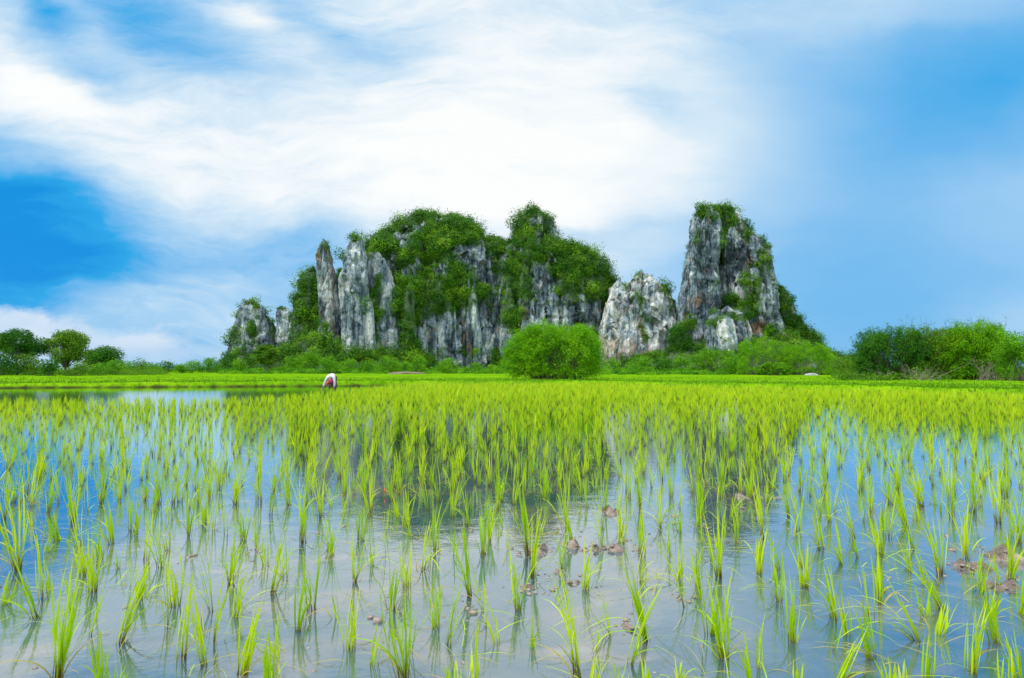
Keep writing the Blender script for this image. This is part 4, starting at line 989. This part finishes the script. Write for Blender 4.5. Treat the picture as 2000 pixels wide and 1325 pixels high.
for i, (px, py, hp, fn, ln) in enumerate(NEAR):
    p = on_z(px, py)
    H = at(px, py - hp, p[1])[2]
    H = max(H, 0.12)
    nb = {0: 6, 1: 15, 2: 18, 3: 28}[fn] + int(rngp.integers(-2, 4))
    o = seedling(6000 + i, H, max(nb, 3), fan_v(fn), ln * 1.15)
    o.location = (p[0], p[1], 0.0)
    placed.append((p[0], p[1]))
    leanw = 'leaning left' if ln < -0.09 else ('leaning right' if ln > 0.09 else 'standing straight')
    size = 'tall' if H > 0.42 else ('short' if H < 0.27 else 'medium-high')
    row = 'at the bottom edge' if py > 1240 else ('in the open water' if py > 1090 else 'beyond the open water')
    near_objs.append((o, px, f'{size} {FANW[fn]} rice seedling {leanw} {row}'))
    o['category'] = 'rice seedling'; o['group'] = 'rice seedlings nearest the viewer'

# thin extra plants standing between the traced ones
rx_ = np.random.default_rng(61); extra = 0
while extra < 115:
    px, py = rx_.uniform(0, 2000), 985 + 340 * rx_.uniform() ** 1.5
    p = on_z(px, py)
    if min(math.hypot(p[0] - a, p[1] - b) for a, b in placed) < 0.14: continue
    fn = int(rx_.choice([0, 0, 1, 1, 2])); H = float(rx_.uniform(0.16, 0.38)); ln = float(rx_.normal() * 0.10)
    o = seedling(6500 + extra, H, {0: 5, 1: 9, 2: 10}[fn], fan_v(fn), ln); o.location = (p[0], p[1], 0.0); placed.append((p[0], p[1])); extra += 1
    leanw = 'leaning left' if ln < -0.09 else ('leaning right' if ln > 0.09 else 'standing straight')
    row = 'at the bottom edge' if py > 1240 else ('in the open water' if py > 1090 else 'beyond the open water')
    near_objs.append((o, px, f'{"short" if H < .27 else "medium-high"} sparse {FANW[fn]} rice seedling {leanw} {row}'))
    o['category'] = 'rice seedling'; o['group'] = 'rice seedlings nearest the viewer'
def number_labels(items):
    byl = {}
    for o, px, lb in items: byl.setdefault(lb, []).append((px, o))
    for lb, lst in byl.items():
        lst.sort(key=lambda t: t[0])
        for k, (px, o) in enumerate(lst):
            if len(lst) == 1: o['label'] = lb
            elif k == 0: o['label'] = lb + ', leftmost'
            elif k == len(lst) - 1: o['label'] = lb + ', rightmost'
            else: o['label'] = lb + f', {ORD[k]} from left'
number_labels(near_objs)

def in_rice(x, y):
    edge = np.interp(x, [-60, -25, -10.5, -8.6, -7.9, -7.4, -6.5, 60], [18.6, 18.9, 19.8, 22, 29.5, 38.2, 40.4, 60])
    return (y < edge) & (basin_sd(x, y) < -0.25)
# jittered planting over the rest of the field
def field():
    rng = np.random.default_rng(800)
    sp = 0.36
    gx, gy = np.meshgrid(np.arange(-62, 62, sp), np.arange(1.2, 42, sp * 0.86), indexing='ij')
    gx = gx + (np.arange(gy.shape[1]) % 2)[None] * sp / 2
    x = (gx + rng.uniform(-0.13, 0.13, gx.shape)).ravel(); y = (gy + rng.uniform(-0.13, 0.13, gx.shape)).ravel()
    th = math.radians(9); x, y = x * math.cos(th) - y * math.sin(th), x * math.sin(th) + y * math.cos(th)
    near = on_z(1000, 985)[1]
    keep = in_rice(x, y) & (np.abs(x) < 1.35 * y + 1.5) & (y > 0.9)
    # the traced zone already has its plants
    keep &= ~((y < near) & (np.abs(x) < 0.915 * y))
    keep &= rng.uniform(size=x.shape) < 0.93
    # a small clearing round the farmer
    keep &= (np.hypot(x + 9.45, y - 28.6) > 0.5)
    return x[keep], y[keep], rng
fx, fy, frng = field()
inview = np.abs(fx) < 0.93 * fy
order = np.argsort(np.where(inview, fy, 1e6))
n_ind = 300 - len(placed)
ind = order[:n_ind]; rest = order[n_ind:]
# individual plants beyond the traced ones: a few source plants copied
src = []
for k in range(12):
    fn = [1, 1, 2, 1, 2, 3, 1, 2, 1, 2, 1, 2][k]
    src.append((fn, seedling(7000 + k, 0.40, {1: 12, 2: 15, 3: 20}[fn], fan_v(fn), [0, .1, 0, -.1, .05, 0, 0, .12, 0, 0, -.06, 0][k])))
used = set(); mid_objs = []
for c, k in enumerate(ind):
    m = int(frng.integers(0, 12)); fn, so = src[m]
    if m in used: o = so.copy(); COL.objects.link(o)
    else: o = so; used.add(m)
    s = float(frng.uniform(0.85, 1.15))
    o.location = (fx[k], fy[k], 0); o.rotation_euler = (0, 0, float(frng.uniform(0, 6.28))); o.scale = (s, s, s)
    px = 1000 + F * fx[k] / fy[k]
    col = next(n for lim, n in ((260, 'the tall left trees'), (480, 'the low left trees'), (620, 'the small outlying hill'), (790, 'the grey pillars'), (985, 'the streaked cliff'),
                                (1185, 'the round bush'), (1320, 'the pale crag'), (1560, 'the tower'), (1750, 'the gap right of tower'), (9999, 'the right thicket')) if px < lim)
    far = 'nearer' if fy[k] < 5.6 else 'farther'
    mid_objs.append((o, px, f'{FANW[fn]} rice seedling in {far} rows below {col}'))
    o['category'] = 'rice seedling'; o['group'] = 'rice seedlings behind the nearest rows'
number_labels(mid_objs)
for m, (fn, so) in enumerate(src):
    if m not in used: bpy.data.objects.remove(so)
# all the others as one mass
def far_rice():
    x, y = fx[rest], fy[rest]; rng = frng; n = len(x)
    V, Q, A, T = [], [], [], []; off = 0
    for lo, hi, nb, seg, ws in ((0, 9, 11, 6, 0.95), (9, 14, 10, 4, 0.95), (14, 19, 11, 4, 1.15), (19, 60, 16, 3, 1.9)):
        m = (y >= lo) & (y < hi)
        if not m.any(): continue
        pos = np.stack([x[m], y[m], np.full(m.sum(), -0.05)], 1); k = m.sum()
        fan = rng.choice([0.07, 0.10, 0.15, 0.22], k); H = rng.uniform(0.26, 0.42, k) + 0.05
        v, q, a, t = plant_blades(rng, pos, H, np.full(k, nb), fan, rng.uniform(0, 6.28, k), rng.exponential(0.05, k), ws, seg, 0.03)
        V.append(v); Q.append(q + off); A.append(a); T.append(t); off += len(v)
    o = mesh_np('rice_plants', np.concatenate(V), np.concatenate(Q), MAT['rice'], {'along': np.concatenate(A), 'tint': np.concatenate(T)})
    tag(o, 'mass of yellow-green young rice filling the far part of the field', 'rice', kind='stuff')
    print('far rice plants', n)
far_rice()

# floating straw, cut leaves and crumbs on the water
def litter():
    rng = np.random.default_rng(900); n = 950
    y = rng.uniform(1.7, 9.0, n) ; x = rng.uniform(-1.0, 1.0, n) * y
    az = rng.uniform(0, 2 * math.pi, n)
    H = rng.uniform(0.06, 0.34, n)
    base = np.stack([x, y, np.full(n, 0.004)], 1)
    V, Q, A, T = blades(rng, base, H, az, np.full(n, 0.98), rng.uniform(0, .2, n), np.full(n, 0.93), rng.uniform(.003, .007, n), np.full(n, 1.0), 5)
    V[:, 2] = 0.004 + np.maximum(0, (V[:, 2] - 0.004)) * 0.25
    A = np.full(len(A), 0.6); T = np.repeat(rng.choice([1.0, 1.0, 1.0, 0.6], n), 12)
    o = mesh_np('straw_litter', V, Q, MAT['rice'], {'along': A, 'tint': T}); tag(o, 'dry straw and fallen leaves floating between the seedlings', 'litter', kind='stuff')
litter()
def crumbs():
    """small clods of mud on and round the places where the bed breaks the surface"""
    rng = np.random.default_rng(950); P, R = [], []
    for px, py, rx, ry, hh in CLODS:
        c = on_z(px, py); k = int(12 + 380 * (rx * ry) ** 0.5)
        P.append(np.stack([c[0] + rng.normal(size=k) * rx * 1.15, c[1] + rng.normal(size=k) * ry * 1.9, 0 * np.zeros(k)], 1)); R.append(rng.lognormal(-5.2, 0.5, k))
    k = 240; y = rng.uniform(1.9, 7, k); P.append(np.stack([rng.uniform(-.95, .95, k) * y, y, 0 * y], 1)); R.append(rng.lognormal(-5.3, 0.4, k))
    P = np.concatenate(P); R = np.concatenate(R); z = ground_z(P[:, 0], P[:, 1])[0]; P[:, 2] = np.maximum(z, -0.003) + R * 0.25
    cube = np.array([(a, b, c) for a in (-1, 1) for b in (-1, 1) for c in (-1, 1)], float) * 0.62
    q = np.array([(0, 1, 3, 2), (4, 6, 7, 5), (0, 4, 5, 1), (2, 3, 7, 6), (0, 2, 6, 4), (1, 5, 7, 3)])
    n = len(P); an = rng.uniform(0, 6.28, n); v = cube[None] * (1 + 0.3 * rng.normal(size=(n, 8, 3))) * R[:, None, None] * np.array([1.3, 1.2, .7])
    ca, sa = np.cos(an)[:, None], np.sin(an)[:, None]
    v = np.stack([v[..., 0] * ca - v[..., 1] * sa, v[..., 0] * sa + v[..., 1] * ca, v[..., 2]], -1) + P[:, None, :]
    o = mesh_np('mud_crumbs', v.reshape(-1, 3), (q[None] + (np.arange(n) * 8)[:, None, None]).reshape(-1, 4), MAT['mud'])
    tag(o, 'small clods and crumbs of wet mud at the water surface', 'mud', kind='stuff')
MAT['mud'] = plain_mat('wet_mud', (0.13, 0.095, 0.075), (0.44, 0.35, 0.29), 30, 0.75, None, 0.5)
crumbs()

# ------------------------------------------------------------------ small red clump on a stem
def egg():
    p = on_z(752, 968); rng = np.random.default_rng(4)
    root = empty('egg_cluster', (p[0], p[1], 0)); tag(root, 'tiny bright red lump clinging to a stem above the water', 'egg cluster')
    m = plain_mat('red_eggs', (0.55, 0.02, 0.04), (0.8, 0.06, 0.08), 60, 0.5)
    a = Acc(); s = np.linspace(0, 1, 7)
    a.add(*tube(np.stack([0.004 * np.sin(s * 6), 0 * s, 0.022 + 0.045 * s], 1), 0.012 * np.sin(0.3 + s * 2.5), 10)); a.build('eggs', m, root, smooth=True)
    b = Acc(); b.add(*tube([[0, 0, -0.06], [0.004, 0, 0.1], [0.012, 0, 0.22]], [0.004, 0.003, 0.001], 5)); b.build('stem', MAT['twig'], root)
egg()

# ------------------------------------------------------------------ the farmer
def skin_mesh(name, verts, edges, radii, mat, parent, sub=2, rootv=0):
    me = bpy.data.meshes.new(name); me.from_pydata([tuple(v) for v in verts], edges, [])
    o = bpy.data.objects.new(name, me); COL.objects.link(o)
    sk = o.modifiers.new('skin', 'SKIN'); sk.use_smooth_shade = True
    for i, r in enumerate(radii):
        r = (r, r) if isinstance(r, (int, float)) else r
        me.skin_vertices[0].data[i].radius = r
    me.skin_vertices[0].data[rootv].use_root = True
    o.modifiers.new('sub', 'SUBSURF').levels = sub; o.modifiers['sub'].render_levels = sub
    me.materials.append(mat); o.parent = parent
    return o
def farmer():
    g = on_z(646, 767)
    root = empty('person', (g[0], g[1], 0)); tag(root, 'farmer bending over the rice in white long sleeves and red headscarf', 'person')
    skin = plain_mat('skin', (0.16, 0.085, 0.05), (0.21, 0.115, 0.07), 12, 0.6)
    cloth = plain_mat('white_cloth', (0.40, 0.37, 0.40), (0.56, 0.53, 0.55), 9, 0.9, None, 0.3)
    red = plain_mat('red_check_cloth', (0.22, 0.006, 0.03), (0.42, 0.03, 0.07), 26, 0.9)
    dark = plain_mat('dark_skirt', (0.05, 0.03, 0.025), (0.12, 0.07, 0.05), 12, 0.9)
    ora = plain_mat('orange_red_cloth', (0.36, 0.03, 0.01), (0.50, 0.07, 0.03), 14, 0.9)
    # the figure faces the viewer (-y); body in skin, one surface
    J = {'pel': (0, .34, .80), 'spine': (.0, .16, .86), 'chest': (.0, -.06, .80), 'neck': (.03, -.22, .68), 'head': (.045, -.27, .575), 'crown': (.05, -.29, .48),
         'shl': (-.17, -.10, .74), 'ell': (-.27, -.18, .47), 'wrl': (-.33, -.24, .23), 'hal': (-.335, -.255, .165),
         'shr': (.19, -.10, .74), 'elr': (.235, -.18, .46), 'wrr': (.245, -.26, .22), 'har': (.245, -.275, .155),
         'hil': (-.11, .34, .76), 'knl': (-.15, .24, .38), 'anl': (-.17, .36, -.02), 'tol': (-.18, .20, -.05),
         'hir': (.11, .34, .76), 'knr': (.14, .22, .38), 'anr': (.16, .34, -.02), 'tor': (.17, .18, -.05)}
    names = list(J); ix = {n: i for i, n in enumerate(names)}
    E = [('pel', 'spine'), ('spine', 'chest'), ('chest', 'neck'), ('neck', 'head'), ('head', 'crown'), ('chest', 'shl'), ('shl', 'ell'), ('ell', 'wrl'), ('wrl', 'hal'),
         ('chest', 'shr'), ('shr', 'elr'), ('elr', 'wrr'), ('wrr', 'har'), ('pel', 'hil'), ('hil', 'knl'), ('knl', 'anl'), ('anl', 'tol'), ('pel', 'hir'), ('hir', 'knr'), ('knr', 'anr'), ('anr', 'tor')]
    R = {'pel': .12, 'spine': .11, 'chest': .12, 'neck': .05, 'head': .085, 'crown': .07, 'shl': .055, 'ell': .04, 'wrl': .027, 'hal': .03, 'shr': .055, 'elr': .04, 'wrr': .027, 'har': .03,
         'hil': .09, 'knl': .058, 'anl': .036, 'tol': .03, 'hir': .09, 'knr': .058, 'anr': .036, 'tor': .03}
    V = [J[n] for n in names]; ed = [(ix[a], ix[b]) for a, b in E]; rad = [R[n] for n in names]
    # nose, ears on the hanging head; five fingers on each hand
    def addv(p, par, r):
        V.append(tuple(p)); rad.append(r); ed.append((par, len(V) - 1)); return len(V) - 1
    for hn, sgn in (('hal', -1), ('har', 1)):
        hp = np.array(J[hn])
        for k, (dx, ln_) in enumerate(((-.024, .060), (-.008, .072), (.008, .070), (.024, .055))):
            a = addv(hp + [dx, -.01, -.035], ix[hn], .0085)
            b = addv(hp + [dx * 1.1, -.018, -.035 - ln_ * .55], a, .008)
            addv(hp + [dx * 1.0, .0, -.035 - ln_], b, .007)
        a = addv(hp + [-sgn * .036, -.015, .0], ix[hn], .0095); addv(hp + [-sgn * .048, -.03, -.035], a, .008)
    skin_mesh('body', V, ed, rad, skin, root, 2, ix['pel'])
    # face features
    a = Acc()
    hd = np.array(J['head'])
    a.add(*tube([hd + [0, -.088, -.03], hd + [0, -.11, .005], hd + [0, -.085, .04]], [.012, .016, .008], 6))
    a.build('nose', skin, root, smooth=True)
    for s in (-1, 1):
        b = Acc(); b.add(*tube([hd + [s * .085, .0, .02], hd + [s * .10, .005, .0], hd + [s * .085, .0, -.02]], [.008, .013, .008], 6)); b.build('ear', skin, root, smooth=True)
    for s in (-1, 1):
        b = Acc(); b.add(*tube([hd + [s * .03 - .01, -.084, -.012], hd + [s * .03, -.09, -.012], hd + [s * .03 + .01, -.084, -.012]], [.003, .008, .003], 6)); b.build('eye', dark, root, smooth=True)
    b = Acc(); b.add(*tube([hd + [-.02, -.078, .048], hd + [0, -.086, .05], hd + [.02, -.078, .048]], [.003, .006, .003], 6)); b.build('mouth', ora, root, smooth=True)
    # shirt: torso and sleeves, a little larger than the body
    n2 = ['pel', 'spine', 'chest', 'shl', 'ell', 'cul', 'shr', 'elr', 'cur']
    P2 = {'pel': (0, .32, .82), 'spine': (0, .15, .885), 'chest': (.01, -.04, .835), 'shl': (-.165, -.09, .76), 'ell': (-.265, -.18, .48), 'cul': (-.315, -.225, .30), 'shr': (.19, -.09, .76), 'elr': (.24, -.18, .46), 'cur': (.245, -.245, .29)}
    R2 = {'pel': .15, 'spine': .155, 'chest': .155, 'shl': .088, 'ell': .066, 'cul': .052, 'shr': .088, 'elr': .066, 'cur': .052}
    i2 = {n: i for i, n in enumerate(n2)}
    skin_mesh('shirt', [P2[n] for n in n2], [(i2[a], i2[b]) for a, b in (('pel', 'spine'), ('spine', 'chest'), ('chest', 'shl'), ('shl', 'ell'), ('ell', 'cul'), ('chest', 'shr'), ('shr', 'elr'), ('elr', 'cur'))], [R2[n] for n in n2], cloth, root)
    # skirt wrapped round hips and thighs
    a = Acc(); s = np.linspace(0, 1, 8)
    th = np.linspace(0, 2 * math.pi, 24, endpoint=False)
    rows = []
    for t in s:
        rx = .19 + .05 * t + .0; ry = .16 + .04 * t; z = .84 - .58 * t; yc = .33 - .06 * math.sin(t * 2.6)
        rows.append(np.stack([np.cos(th) * rx * (1 + .04 * np.sin(th * 6 + t * 3)), yc + np.sin(th) * ry * (1 + .04 * np.cos(th * 5)), np.full(24, z)], 1))
    Vk = np.concatenate(rows); i = np.arange(7)[:, None] * 24; j = np.arange(24)[None, :]; j2 = (j + 1) % 24
    Qk = np.stack([i + j, i + j2, i + 24 + j2, i + 24 + j], -1).reshape(-1, 4)
    mesh_np('skirt', Vk, Qk, dark, None, True, root)
    # checked headscarf wrapped over the head, with hanging end
    skin_mesh('headscarf', [(.03, -.20, .66), (.045, -.255, .60), (.05, -.285, .52), (.052, -.30, .455), (.12, -.24, .60), (.14, -.25, .50)],
              [(0, 1), (1, 2), (2, 3), (1, 4), (4, 5)], [.10, .135, .125, .07, .06, .045], red, root, 2, 1)
    skin_mesh('neck_cloth', [(-.03, -.24, .56), (-.08, -.28, .49), (-.11, -.29, .42), (-.05, -.29, .40)], [(0, 1), (1, 2), (2, 3)], [.05, .075, .07, .05], ora, root, 2, 0)
farmer()
print('scrub leaves', HILL_SCRUB)
